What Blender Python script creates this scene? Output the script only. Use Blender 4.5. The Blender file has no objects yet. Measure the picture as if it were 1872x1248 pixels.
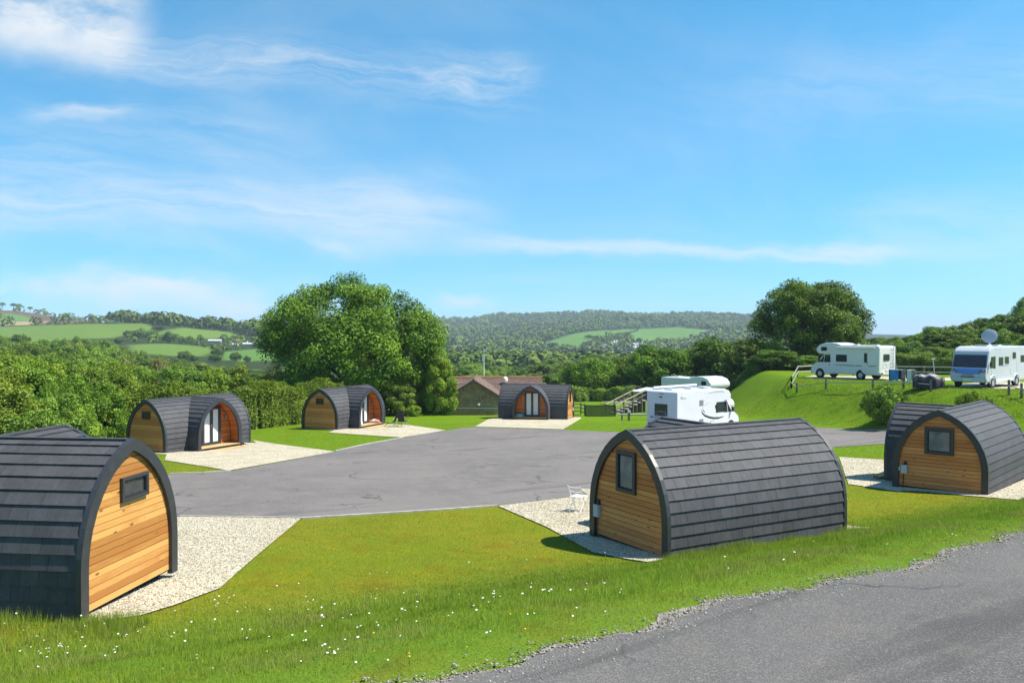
import bpy, bmesh, math, random
import numpy as np
from mathutils import Vector, Matrix
R = math.radians
scene = bpy.context.scene
# ------------------------------------------------------------------ camera
CZ = 6.0                      # eye height above datum (a raised spot beside the lane)
F = 1541.0                    # focal length in photo pixels (photo is 1872 x 1248)
PITCH = 0.587
HOR = 608.2                   # photo row of the true horizon
cam_d = bpy.data.cameras.new('camera'); cam = bpy.data.objects.new('camera', cam_d)
scene.collection.objects.link(cam); scene.camera = cam
cam.location = (0, 0, CZ); cam.rotation_euler = (R(90 - PITCH), 0, 0)
cam_d.sensor_width = 36.0; cam_d.lens = 36.0 * F / 1872.0
cam_d.clip_start = 0.1; cam_d.clip_end = 30000
# ------------------------------------------------------------------ sun, exposure
SUN_AZ = -3.0                 # degrees from +X, counter-clockwise
SUN_EL = 56.0
sun_d = bpy.data.lights.new('sun', 'SUN'); sun = bpy.data.objects.new('sun', sun_d)
scene.collection.objects.link(sun)
sdir = Vector((math.cos(R(SUN_AZ)) * math.cos(R(SUN_EL)), math.sin(R(SUN_AZ)) * math.cos(R(SUN_EL)), math.sin(R(SUN_EL))))
sun.rotation_euler = (-sdir).to_track_quat('-Z', 'Y').to_euler(); sun.location = (60, -10, 90)
sun_d.energy = 4.6; sun_d.angle = R(0.55); sun_d.color = (1.0, 0.94, 0.83)
vs = scene.view_settings
vs.view_transform = 'Standard'; vs.look = 'None'; vs.exposure = 0.95; vs.gamma = 1.0; vs.use_curve_mapping = False
scene.cycles.volume_bounces = 0; scene.cycles.max_bounces = 6; scene.cycles.transparent_max_bounces = 8
# ------------------------------------------------------------------ node helpers
class NT:
    def __init__(s, tree): s.t = tree; s.n = tree.nodes; s.l = tree.links
    def node(s, typ, **kw):
        n = s.n.new(typ)
        for k, v in kw.items(): setattr(n, k, v)
        return n
    def put(s, sock, v):
        if hasattr(v, 'is_linked') or hasattr(v, 'links'): s.l.new(v, sock)
        elif isinstance(v, (tuple, list)):
            if len(sock.default_value) == 4 and len(v) == 3: v = tuple(v) + (1,)
            sock.default_value = v
        else: sock.default_value = v
    def m(s, op, a, b=0.0, c=0.0, clamp=False):
        n = s.node('ShaderNodeMath', operation=op, use_clamp=clamp)
        for i, v in enumerate((a, b, c)): s.put(n.inputs[i], v)
        return n.outputs[0]
    def vm(s, op, a, b=(0, 0, 0)):
        n = s.node('ShaderNodeVectorMath', operation=op); s.put(n.inputs[0], a); s.put(n.inputs[1], b)
        return n.outputs[0]
    def sep(s, v):
        n = s.node('ShaderNodeSeparateXYZ'); s.put(n.inputs[0], v); return n.outputs
    def comb(s, x, y, z=0.0):
        n = s.node('ShaderNodeCombineXYZ')
        for i, v in enumerate((x, y, z)): s.put(n.inputs[i], v)
        return n.outputs[0]
    def noise(s, vec, scale, detail=4.0, rough=0.55, dist=0.0):
        n = s.node('ShaderNodeTexNoise'); s.put(n.inputs['Vector'], vec)
        n.inputs['Scale'].default_value = scale; n.inputs['Detail'].default_value = detail
        n.inputs['Roughness'].default_value = rough; n.inputs['Distortion'].default_value = dist
        return n.outputs[0]
    def vor(s, vec, scale, out='Distance', feature='F1', rnd=1.0):
        n = s.node('ShaderNodeTexVoronoi', feature=feature); s.put(n.inputs['Vector'], vec)
        n.inputs['Scale'].default_value = scale; n.inputs['Randomness'].default_value = rnd
        return n.outputs[out]
    def rng(s, v, a, b, c=0.0, d=1.0, smooth=True):
        n = s.node('ShaderNodeMapRange'); n.interpolation_type = 'SMOOTHSTEP' if smooth else 'LINEAR'
        for i, q in enumerate((v, a, b, c, d)): s.put(n.inputs[i], q)
        return n.outputs[0]
    def mix(s, f, a, b, blend='MIX'):
        n = s.node('ShaderNodeMix', data_type='RGBA', blend_type=blend)
        s.put(n.inputs[0], f); s.put(n.inputs[6], a); s.put(n.inputs[7], b)
        return n.outputs[2]
    def bump(s, h, strength=0.4, dist=0.01):
        n = s.node('ShaderNodeBump'); s.put(n.inputs['Height'], h)
        n.inputs['Strength'].default_value = strength; n.inputs['Distance'].default_value = dist
        return n.outputs[0]
def new_mat(name):
    m = bpy.data.materials.new(name); m.use_nodes = True
    t = NT(m.node_tree); b = m.node_tree.nodes['Principled BSDF']
    return m, t, b
def objco(t): return t.node('ShaderNodeTexCoord').outputs['Object']
def pmat(name, col, rough=0.6, var=0.15, scale=3.0, col2=None, bump=0.0, bscale=60.0, metal=0.0, spec=0.5, dist=0.005, emit=None):
    m, t, b = new_mat(name); co = objco(t)
    n1 = t.noise(co, scale, 5, 0.6)
    f = t.rng(n1, 0.3, 0.7)
    if col2 is None:
        col2 = tuple(min(1, c * (1 + var)) for c in col); c1 = tuple(c * (1 - var) for c in col)
    else: c1 = col
    t.put(b.inputs['Base Color'], t.mix(f, c1, col2))
    b.inputs['Roughness'].default_value = rough; b.inputs['Metallic'].default_value = metal
    b.inputs['Specular IOR Level'].default_value = spec
    if bump: t.put(b.inputs['Normal'], t.bump(t.noise(co, bscale, 4), bump, dist))
    return m
# ------------------------------------------------------------------ world: sky with cirrus
W = bpy.data.worlds.new('World'); scene.world = W; W.use_nodes = True
wt = NT(W.node_tree); W.node_tree.nodes.clear()
wout = wt.node('ShaderNodeOutputWorld'); bg = wt.node('ShaderNodeBackground')
gen = wt.node('ShaderNodeTexCoord').outputs['Generated']
sx, sy, sz = wt.sep(gen)
szc = wt.m('ADD', wt.m('MULTIPLY', wt.m('MAXIMUM', sz, 0.0), 0.9), 0.10)
sky = wt.node('ShaderNodeTexSky', sky_type='NISHITA'); sky.sun_disc = False
sky.sun_elevation = R(SUN_EL); sky.sun_rotation = R(90 - SUN_AZ)
sky.air_density = 1.0; sky.dust_density = 0.0; sky.ozone_density = 3.0; sky.altitude = 100
wt.put(sky.inputs[0], wt.vm('NORMALIZE', wt.comb(sx, sy, szc)))
hs = wt.node('ShaderNodeHueSaturation'); hs.inputs['Saturation'].default_value = 1.16; hs.inputs['Hue'].default_value = 0.482
wt.put(hs.inputs['Color'], wt.mix(1.0, sky.outputs[0], (0.84, 1.0, 1.10), 'MULTIPLY'))
ysafe = wt.m('MAXIMUM', sy, 0.05); az = wt.m('DIVIDE', sx, ysafe); el = wt.m('DIVIDE', sz, ysafe)
front = wt.rng(sy, 0.05, 0.3)
# streaky cirrus coordinates, slightly tilted
dome = wt.comb(wt.m('DIVIDE', sx, wt.m('ADD', szc, 0.15)), wt.m('DIVIDE', sy, wt.m('ADD', szc, 0.15)), 0.0)
warp = wt.noise(wt.comb(wt.m('MULTIPLY', az, 2.2), wt.m('MULTIPLY', el, 4.0), 3.0), 1.6, 5, 0.6)
wv = wt.m('MULTIPLY', wt.m('SUBTRACT', warp, 0.5), 0.10)
elw = wt.m('ADD', el, wv)
streak = wt.noise(wt.comb(wt.m('ADD', wt.m('MULTIPLY', az, 3.0), wt.m('MULTIPLY', el, 5.0)), wt.m('ADD', wt.m('MULTIPLY', elw, 34.0), wt.m('MULTIPLY', az, 3.0)), 1.7), 1.0, 9, 0.72, 0.9)
puff = wt.noise(wt.comb(wt.m('MULTIPLY', az, 6.0), wt.m('MULTIPLY', elw, 15.0), 9.3), 1.0, 7, 0.6)
def px_az(x): return (x - 936.0) / F
def px_el(y): return (HOR - y) / F
def patch(x0, y0, x1, y1, half, soft_x, gain, tex, lo, hi, curve=0.0):
    """a wisp along the line (x0,y0)-(x1,y1) in photo pixels, half = half thickness in pixels"""
    a0, a1, e0, e1 = px_az(x0), px_az(x1), px_el(y0), px_el(y1)
    sl = (e1 - e0) / (a1 - a0)
    line = wt.m('ADD', wt.m('MULTIPLY', wt.m('SUBTRACT', az, a0), sl), e0)
    d = wt.m('ABSOLUTE', wt.m('SUBTRACT', elw, line))
    across = wt.rng(d, 0.0, half / F, 1.0, 0.0)
    sx_ = soft_x / F
    along = wt.m('MULTIPLY', wt.rng(az, a0 - sx_, a0 + sx_), wt.rng(az, a1 - sx_, a1 + sx_, 1.0, 0.0))
    n = wt.rng(tex, lo, hi)
    return wt.m('MULTIPLY', wt.m('MULTIPLY', wt.m('MULTIPLY', across, along), n), gain)
masks = [
    patch(-700, 30, 250, 30, 105, 60, 1.0, puff, 0.22, 0.56),
    patch(180, 85, 960, 150, 70, 80, 0.46, streak, 0.36, 0.74),
    patch(700, 120, 985, 150, 48, 50, 0.60, puff, 0.36, 0.68),
    patch(60, 188, 230, 190, 26, 50, 0.40, streak, 0.3, 0.65),
    patch(-700, 340, 860, 395, 115, 130, 0.55, streak, 0.18, 0.72),
    patch(-700, 300, 520, 230, 120, 160, 0.22, streak, 0.3, 0.7),
    patch(880, 452, 1640, 462, 26, 90, 0.50, streak, 0.25, 0.62),
    patch(1400, 455, 2400, 440, 40, 90, 0.25, streak, 0.3, 0.7),
    patch(1250, 170, 2600, 120, 150, 250, 0.20, streak, 0.2, 0.75),
    patch(1550, 390, 2600, 380, 60, 120, 0.22, streak, 0.3, 0.7),
    patch(-700, 520, 520, 545, 44, 90, 0.62, puff, 0.42, 0.62),
    patch(560, 456, 640, 456, 14, 30, 0.4, puff, 0.3, 0.6),
    patch(800, 556, 900, 562, 14, 30, 0.55, puff, 0.3, 0.6),
]
tot = masks[0]
for k in masks[1:]: tot = wt.m('ADD', tot, k)
veil = wt.m('MULTIPLY', wt.rng(wt.noise(dome, 0.8, 7, 0.6, 1.2), 0.38, 0.82), 0.27)
tot = wt.m('MINIMUM', wt.m('ADD', wt.m('MULTIPLY', tot, front), veil), 0.93)
SKYS = 0.094
skyc = wt.vm('SCALE', hs.outputs[0]); skyc.node.inputs[3].default_value = SKYS
cl = wt.mix(tot, skyc, (0.47, 0.49, 0.505))
wt.put(bg.inputs['Color'], cl); bg.inputs['Strength'].default_value = 1.0
W.cycles.sampling_method = 'MANUAL'; W.cycles.sample_map_resolution = 512
wt.l.new(bg.outputs[0], wout.inputs[0])
# ------------------------------------------------------------------ object helpers
COL = scene.collection
def tag(o, label=None, cat=None, group=None, kind=None):
    if label: o['label'] = label
    if cat: o['category'] = cat
    if group: o['group'] = group
    if kind: o['kind'] = kind
    return o
def link(name, me, mats=None, parent=None, loc=None, rz=0.0):
    o = bpy.data.objects.new(name, me); COL.objects.link(o)
    if mats is not None and me is not None and len(me.materials) == 0:
        for m in (mats if isinstance(mats, (list, tuple)) else [mats]): me.materials.append(m)
    if parent is not None: o.parent = parent
    if loc is not None: o.location = loc
    if rz: o.rotation_euler = (0, 0, rz)
    return o
def empty(name, loc, rz=0.0, label=None, cat=None, group=None):
    o = bpy.data.objects.new(name, None); COL.objects.link(o); o.empty_display_size = 0.3
    o.location = loc; o.rotation_euler = (0, 0, rz)
    return tag(o, label, cat, group)
def copy_tree(o, parent=None):
    c = o.copy(); COL.objects.link(c); c.parent = parent
    for ch in list(o.children): copy_tree(ch, c)
    return c
class MB:
    """collects shapes into one mesh"""
    def __init__(s): s.v = []; s.f = []; s.mi = []; s.cur = 0
    def add(s, vs, fs):
        b = len(s.v); s.v.extend([tuple(p) for p in vs]); s.f.extend([tuple(i + b for i in f) for f in fs]); s.mi.extend([s.cur] * len(fs)); return s
    def box(s, c, d, rot=None):
        x, y, z = d[0] / 2, d[1] / 2, d[2] / 2
        vs = [Vector((i * x, j * y, k * z)) for k in (-1, 1) for (i, j) in ((-1, -1), (1, -1), (1, 1), (-1, 1))]
        if rot is not None: vs = [rot @ v for v in vs]
        c = Vector(c)
        return s.add([v + c for v in vs], [(3, 2, 1, 0), (4, 5, 6, 7), (0, 1, 5, 4), (1, 2, 6, 5), (2, 3, 7, 6), (3, 0, 4, 7)])
    def hexa(s, vs):   # 8 corners: bottom 0-3, top 4-7
        return s.add(vs, [(3, 2, 1, 0), (4, 5, 6, 7), (0, 1, 5, 4), (1, 2, 6, 5), (2, 3, 7, 6), (3, 0, 4, 7)])
    def tube(s, pts, r, n=8, cap=True):
        pts = [Vector(p) for p in pts]; rings = []
        rr = r if isinstance(r, (list, tuple)) else [r] * len(pts)
        for i, p in enumerate(pts):
            a = pts[max(i - 1, 0)]; b = pts[min(i + 1, len(pts) - 1)]; d = (b - a).normalized()
            up = Vector((0, 0, 1)) if abs(d.z) < 0.9 else Vector((1, 0, 0))
            u = d.cross(up).normalized(); w = d.cross(u).normalized()
            rings.append([p + (u * math.cos(2 * math.pi * k / n) + w * math.sin(2 * math.pi * k / n)) * rr[i] for k in range(n)])
        vs = [v for ring in rings for v in ring]; fs = []
        for i in range(len(pts) - 1):
            for k in range(n):
                fs.append((i * n + k, i * n + (k + 1) % n, (i + 1) * n + (k + 1) % n, (i + 1) * n + k))
        if cap: fs += [tuple(range(n))[::-1], tuple(range((len(pts) - 1) * n, len(pts) * n))]
        return s.add(vs, fs)
    def lathe(s, prof, n=16, origin=(0, 0, 0), axis='z'):
        o = Vector(origin); vs = []
        for (r, h) in prof:
            for k in range(n):
                a = 2 * math.pi * k / n; p = (r * math.cos(a), r * math.sin(a), h)
                if axis == 'y': p = (p[0], h, p[1])
                if axis == 'x': p = (h, p[0], p[1])
                vs.append(o + Vector(p))
        fs = []
        for i in range(len(prof) - 1):
            for k in range(n): fs.append((i * n + k, i * n + (k + 1) % n, (i + 1) * n + (k + 1) % n, (i + 1) * n + k))
        fs += [tuple(range(n))[::-1], tuple(range((len(prof) - 1) * n, len(prof) * n))]
        return s.add(vs, fs)
    def prism(s, poly, y0, y1, axis='y'):
        """poly of (a,b) extruded along an axis; axis y: (x,z); axis x: (y,z); axis z: (x,y)"""
        def P(a, b, h): return {'y': (a, h, b), 'x': (h, a, b), 'z': (a, b, h)}[axis]
        n = len(poly); vs = [P(a, b, y0) for a, b in poly] + [P(a, b, y1) for a, b in poly]
        fs = [tuple(range(n))[::-1], tuple(range(n, 2 * n))] + [(i, (i + 1) % n, n + (i + 1) % n, n + i) for i in range(n)]
        return s.add(vs, fs)
    def mesh(s, name, smooth=False):
        me = bpy.data.meshes.new(name); me.from_pydata(s.v, [], s.f); me.validate()
        if any(s.mi) and len(me.polygons) == len(s.mi): me.polygons.foreach_set('material_index', s.mi)
        bm = bmesh.new(); bm.from_mesh(me); bmesh.ops.recalc_face_normals(bm, faces=bm.faces); bm.to_mesh(me); bm.free()
        if smooth: me.polygons.foreach_set('use_smooth', [True] * len(me.polygons))
        return me
    def build(s, name, mats, parent=None, loc=None, rz=0.0, smooth=False, bevel=0.0):
        me = s.mesh(name, smooth)
        if bevel:
            bm = bmesh.new(); bm.from_mesh(me); bmesh.ops.remove_doubles(bm, verts=bm.verts, dist=1e-5)
            es = [e for e in bm.edges if len(e.link_faces) == 2 and e.calc_face_angle(0) > 0.5]
            bmesh.ops.bevel(bm, geom=es, offset=bevel, segments=2, affect='EDGES', profile=0.6); bm.to_mesh(me); bm.free()
        return link(name, me, mats, parent, loc, rz)
def rotm(ax, ang): return Matrix.Rotation(ang, 3, ax)
def np_mesh(name, verts, faces_n, faces, attrs=None, smooth=False):
    """fast mesh from numpy: verts (N,3), faces (M,k) all with k corners"""
    me = bpy.data.meshes.new(name); nv = len(verts); nf = len(faces)
    me.vertices.add(nv); me.vertices.foreach_set('co', np.ascontiguousarray(verts, dtype=np.float32).ravel())
    me.loops.add(nf * faces_n); me.loops.foreach_set('vertex_index', np.ascontiguousarray(faces, dtype=np.int32).ravel())
    me.polygons.add(nf); me.polygons.foreach_set('loop_start', np.arange(0, nf * faces_n, faces_n, dtype=np.int32))
    if smooth: me.polygons.foreach_set('use_smooth', np.ones(nf, dtype=bool))
    me.update(calc_edges=True)
    for k, (typ, data) in (attrs or {}).items():
        a = me.attributes.new(k, typ, 'POINT')
        a.data.foreach_set('value' if typ == 'FLOAT' else 'color', np.ascontiguousarray(data, dtype=np.float32).ravel())
    return me
# ------------------------------------------------------------------ terrain
PODS = {  # camera-relative fit: x, y, z, local yaw (porch faces local +Y), gable shown
    'R1': (5.21, 21.19, -5.12, 29.1), 'R2': (16.46, 30.73, -5.47, 47.3), 'L1': (-9.63, 15.38, -4.73, 353.1),
    'L2': (-17.50, 45.87, -6.27, 241.8), 'M1': (-11.91, 60.0, -6.67, 245.1), 'M2': (2.04, 69.93, -7.08, 165.2)}
def sstep(t): t = np.clip(t, 0, 1); return t * t * (3 - 2 * t)
def plane(x, y): return -4.182 + 0.00157 * x - 0.0421 * y
TERR = np.array([(25.6, 78), (25.0, 70.8), (26.8, 67.0), (28.9, 60.8), (30.4, 56.6), (35, 53.4), (46, 50), (72, 44), (120, 60), (120, 130), (40, 112), (28, 92)])
def poly_dist(x, y, P):
    """signed distance to polygon (negative inside)"""
    x = np.asarray(x, float); y = np.asarray(y, float)
    d = np.full(x.shape, 1e9); ins = np.zeros(x.shape, bool); n = len(P)
    for i in range(n):
        ax, ay = P[i]; bx, by = P[(i + 1) % n]; ex, ey = bx - ax, by - ay
        t = np.clip(((x - ax) * ex + (y - ay) * ey) / (ex * ex + ey * ey + 1e-12), 0, 1)
        d = np.minimum(d, np.hypot(x - ax - t * ex, y - ay - t * ey))
        c = ((ay > y) != (by > y)) & (x < (bx - ax) * (y - ay) / (by - ay + 1e-12) + ax)
        ins ^= c
    return np.where(ins, -d, d)
COLS = [
    (-900, [(130, 712), (250, 690), (400, 650), (500, 626), (750, 598), (1000, 592), (1150, 585), (1400, 562), (1700, 585), (9000, 612)]),
    (0, [(130, 718), (250, 690), (400, 650), (500, 626), (750, 598), (1000, 592), (1150, 585), (1400, 566), (1700, 590), (9000, 612)]),
    (150, [(130, 718), (250, 690), (400, 654), (480, 632), (755, 593), (1000, 594), (1150, 590), (1400, 584), (1700, 596), (9000, 612)]),
    (250, [(130, 720), (250, 692), (380, 662), (450, 645), (600, 622), (760, 591), (900, 600), (1400, 596), (2000, 602), (9000, 612)]),
    (450, [(130, 722), (250, 694), (400, 664), (550, 640), (640, 626), (720, 613), (790, 602), (1000, 612), (2000, 604), (9000, 612)]),
    (640, [(130, 722), (300, 700), (600, 660), (900, 640), (1500, 612), (2300, 585), (3000, 600), (9000, 612)]),
    (800, [(130, 722), (250, 712), (600, 672), (900, 648), (1300, 628), (1900, 601), (2500, 581), (3000, 598), (9000, 612)]),
    (860, [(130, 722), (250, 712), (600, 672), (900, 648), (1300, 628), (1900, 601), (2500, 584), (3000, 598), (9000, 612)]),
    (920, [(130, 722), (250, 712), (600, 672), (900, 648), (1300, 628), (1900, 600), (2500, 575), (3000, 598), (9000, 612)]),
    (1100, [(130, 722), (250, 708), (600, 672), (820, 657), (1000, 648), (1150, 624), (1350, 612), (1650, 598), (1900, 588), (2400, 573), (3000, 600), (9000, 612)]),
    (1250, [(130, 715), (250, 706), (600, 672), (900, 652), (1300, 628), (1700, 598), (1900, 590), (2400, 574), (3000, 600), (9000, 612)]),
    (1400, [(130, 690), (250, 700), (900, 640), (1400, 612), (1700, 602), (2300, 580), (3000, 602), (9000, 612)]),
    (1500, [(130, 668), (300, 672), (1500, 628), (2500, 612), (4000, 613), (9000, 613)]),
    (1700, [(130, 655), (300, 650), (600, 640), (1500, 620), (4000, 613), (9000, 613)]),
    (1872, [(130, 652), (200, 640), (400, 624), (900, 618), (4000, 613), (9000, 613)]),
    (2800, [(130, 650), (200, 632), (400, 615), (900, 612), (4000, 612), (9000, 612)])]
CPX = np.array([c[0] for c in COLS], float)
def far_z(x, y):
    px = np.clip(936 + F * x / np.maximum(y, 20.0), -899, 2799)
    Z = np.stack([np.interp(y, [d for d, _ in c], [(HOR - v) / F * d for d, v in c]) for _, c in COLS])
    i = np.clip(np.searchsorted(CPX, px) - 1, 0, len(CPX) - 2)
    t = (px - CPX[i]) / (CPX[i + 1] - CPX[i]); t = t * t * (3 - 2 * t)
    ar = np.arange(len(px))
    return Z[i, ar] * (1 - t) + Z[i + 1, ar] * t
ROAD_Z = -3.7
def sroad(x, y): return -0.524 * x + 0.852 * y
def near_z(x, y):
    z = plane(x, y)
    for (a, b, c, _) in PODS.values():
        z = z + (c - plane(a, b)) * np.exp(-((x - a) ** 2 + (y - b) ** 2) / 40.0)
    z = z - 0.55 * np.exp(-((x + 3) ** 2 / 80.0 + (y - 84) ** 2 / 30.0))
    z = z + 0.5 * np.exp(-((x - 15.8) ** 2 / 20.0 + (y - 72) ** 2 / 16.0))
    d = poly_dist(x, y, TERR)
    t = sstep(1 - d / 7.0)
    bumps = 0.05 * np.sin(x * 3.1 + 2 * np.sin(y * 1.7)) * np.sin(y * 2.7 + 1.1 * np.sin(x * 1.9)) * t * (1.15 - t) * 3 + 0.10 * np.sin(x * 0.9 + 1.3 * np.sin(y * 0.5)) * np.sin(y * 0.8 + 0.6) * t * (1 - t) * 4
    z = z * (1 - t) + (-3.75 - 0.0095 * (y - 57)) * t + bumps
    s = sroad(x, y)
    k = sstep((14.4 - s) / 5.9)
    und = (0.05 * np.sin(x * 1.1 + y * 0.7) + 0.035 * np.sin(x * 2.3 - y * 1.9 + 1.0)) * k * (1 - k) * 4
    side = sstep((x + 60) / 20)
    return z * (1 - k * side) + ROAD_Z * k * side + und
def terr(x, y):
    x = np.atleast_1d(np.asarray(x, float)); y = np.atleast_1d(np.asarray(y, float))
    n = near_z(x, y); w = sstep((y - 98) / 34)
    f = far_z(x, y)
    f = f + np.minimum(y / 900.0, 2.5) * (np.sin(x * 0.021 + y * 0.004) + np.sin(x * 0.008 - y * 0.011 + 2)) * (y > 140)
    return n * (1 - w) + f * w + CZ
def tz(x, y): return float(terr(x, y)[0])
_D = np.concatenate([np.arange(5, 120, 0.1), np.geomspace(120, 6000, 1500)])
def gp(px, py, dmin=5.0):
    """photo pixel -> point on the ground"""
    D = _D[_D >= dmin]; x = (px - 936) / F * D; z = CZ + (HOR - py) / F * D
    h = terr(x, D) - z; i = np.argmax(h > 0)
    if not (h > 0).any(): i = len(D) - 1
    if i > 0:
        t = h[i - 1] / (h[i - 1] - h[i] + 1e-12); d = D[i - 1] + t * (D[i] - D[i - 1])
    else: d = D[0]
    return Vector(((px - 936) / F * d, d, CZ + (HOR - py) / F * d))
def at(px, py, depth): return Vector(((px - 936) / F * depth, depth, CZ + (HOR - py) / F * depth))
def on(px, depth):
    x = (px - 936) / F * depth; return Vector((x, depth, tz(x, depth)))
def wpoly(pts, dmin=100.0): return np.array([tuple(gp(a, b, dmin))[:2] for a, b in pts])
# --- polar grid, one sheet to the horizon
rings = np.concatenate([np.geomspace(2.5, 120, 230), np.geomspace(122, 900, 110), np.geomspace(915, 3200, 110), np.geomspace(3300, 12000, 12)])
angs = np.concatenate([np.linspace(R(48), R(132), 400), np.linspace(R(135), R(405), 62)])   # front fan, then round the back
A, RR = np.meshgrid(angs, rings)
GX = (RR * np.cos(A)).ravel(); GY = (RR * np.sin(A)).ravel()
GZ = terr(GX, GY)
# --- colours of the ground cover (lawn, bank, fields, heath, woodland floor)
C_lawn = np.array((0.165, 0.182, 0.012)); C_far = np.array((0.115, 0.200, 0.008)); C_bank = np.array((0.115, 0.185, 0.018))
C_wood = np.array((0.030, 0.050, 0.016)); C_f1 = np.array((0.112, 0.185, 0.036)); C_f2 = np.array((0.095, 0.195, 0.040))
C_heath = np.array((0.115, 0.075, 0.045)); C_tan = np.array((0.30, 0.25, 0.13)); C_pale = np.array((0.17, 0.19, 0.07)); C_dirt = np.array((0.30, 0.25, 0.15))
FIELDS = [
    (C_f1, [(-500, 598), (0, 597), (60, 595), (120, 593), (210, 591), (262, 591), (288, 597), (278, 604), (232, 611), (180, 619), (100, 624), (0, 628), (-500, 630)]),
    (C_f1 * 1.05, [(278, 613), (300, 604), (332, 599), (400, 604), (432, 609), (430, 616), (380, 619), (330, 620)]),
    (C_f1, [(236, 630), (300, 628), (385, 634), (392, 642), (372, 651), (330, 652), (240, 646)]),
    (C_f2 * 0.95, [(404, 643), (440, 640), (520, 641), (530, 660), (440, 662), (404, 657)]),
    (C_tan, [(-500, 589), (0, 588.5), (60, 587.5), (96, 587), (60, 592), (0, 596), (-500, 597)]),
    (C_f2, [(-300, 572), (0, 572), (40, 576), (66, 583), (50, 586.5), (0, 587.5), (-300, 588)]),
    (C_f2, [(990, 628), (1040, 612), (1075, 606), (1140, 602), (1240, 598), (1312, 604), (1310, 611), (1262, 622), (1200, 629), (1180, 629), (1140, 620), (1108, 618), (1060, 636), (1000, 643)]),
    (C_pale, [(1010, 652), (1060, 649), (1100, 651), (1090, 658), (1030, 660)]),
    (C_f1, [(1322, 604), (1352, 602), (1385, 602), (1385, 610), (1335, 611)]),
    (C_f1 * 0.9, [(815, 617), (845, 613), (850, 622), (815, 628)]), (C_pale * 0.8, [(812, 634), (880, 624), (905, 627), (870, 637), (815, 643)]),
    (C_f2 * 0.8, [(820, 650), (860, 648), (908, 655), (905, 662), (830, 662)]),
]
FPOLY = [(c, wpoly(p)) for c, p in FIELDS]
colr = np.empty((len(GX), 3)); colr[:] = C_far
s_ = sroad(GX, GY); kb = sstep((15.4 - s_) / 2.2)[:, None]
kl = sstep((44 - GY) / 14)[:, None]
colr = colr * (1 - kl) + C_lawn * kl
colr = colr * (1 - kb) + C_bank * kb
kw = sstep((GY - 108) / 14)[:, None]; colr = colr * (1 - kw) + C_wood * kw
hz = (GY > 1050) & (936 + F * GX / np.maximum(GY, 1) < 330); colr[hz] = C_heath
for c, P in FPOLY:
    lo = P.min(0) - 30; hi = P.max(0) + 30
    idx = np.where((GX > lo[0]) & (GX < hi[0]) & (GY > lo[1]) & (GY < hi[1]))[0]
    if len(idx):
        k = sstep(0.5 - poly_dist(GX[idx], GY[idx], P) / 8)[:, None]; colr[idx] = colr[idx] * (1 - k) + c * k
nR, nA = len(rings), len(angs)
ii, jj = np.meshgrid(np.arange(nR - 1), np.arange(nA), indexing='ij')
j2 = (jj + 1) % nA
faces = np.stack([ii * nA + jj, (ii + 1) * nA + jj, (ii + 1) * nA + j2, ii * nA + j2], -1).reshape(-1, 4)
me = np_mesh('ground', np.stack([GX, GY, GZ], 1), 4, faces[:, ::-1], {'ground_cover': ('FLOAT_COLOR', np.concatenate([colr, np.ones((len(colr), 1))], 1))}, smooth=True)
bm = bmesh.new(); bm.from_mesh(me); bmesh.ops.recalc_face_normals(bm, faces=bm.faces)
if sum(f.normal.z for f in list(bm.faces)[:500]) < 0: bmesh.ops.reverse_faces(bm, faces=bm.faces)
bm.to_mesh(me); bm.free()
m_ground, t, b = new_mat('grass_ground')
co = t.node('ShaderNodeNewGeometry').outputs['Position']
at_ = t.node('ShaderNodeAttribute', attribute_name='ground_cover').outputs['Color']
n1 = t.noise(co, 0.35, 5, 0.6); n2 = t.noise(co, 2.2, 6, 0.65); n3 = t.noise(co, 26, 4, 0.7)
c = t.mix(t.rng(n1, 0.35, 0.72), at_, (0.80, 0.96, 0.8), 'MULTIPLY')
c = t.mix(t.rng(n2, 0.42, 0.78), c, (1.35, 1.06, 0.9), 'MULTIPLY')
c = t.mix(t.m('MULTIPLY', t.rng(t.noise(co, 0.9, 5, 0.7), 0.50, 0.68), 0.8), c, (1.02, 0.76, 0.8), 'MULTIPLY')
c = t.mix(t.rng(n3, 0.3, 0.75), t.mix(1.0, c, (0.68, 0.7, 0.6), 'MULTIPLY'), t.mix(1.0, c, (1.25, 1.22, 1.3), 'MULTIPLY'))
t.put(b.inputs['Base Color'], c); b.inputs['Roughness'].default_value = 0.95; b.inputs['Specular IOR Level'].default_value = 0.05
t.put(b.inputs['Normal'], t.bump(t.m('ADD', n3, t.m('MULTIPLY', t.noise(co, 60, 3), 0.6)), 0.7, 0.03))
ground = link('ground', me, m_ground); ground['kind'] = 'structure'
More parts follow.
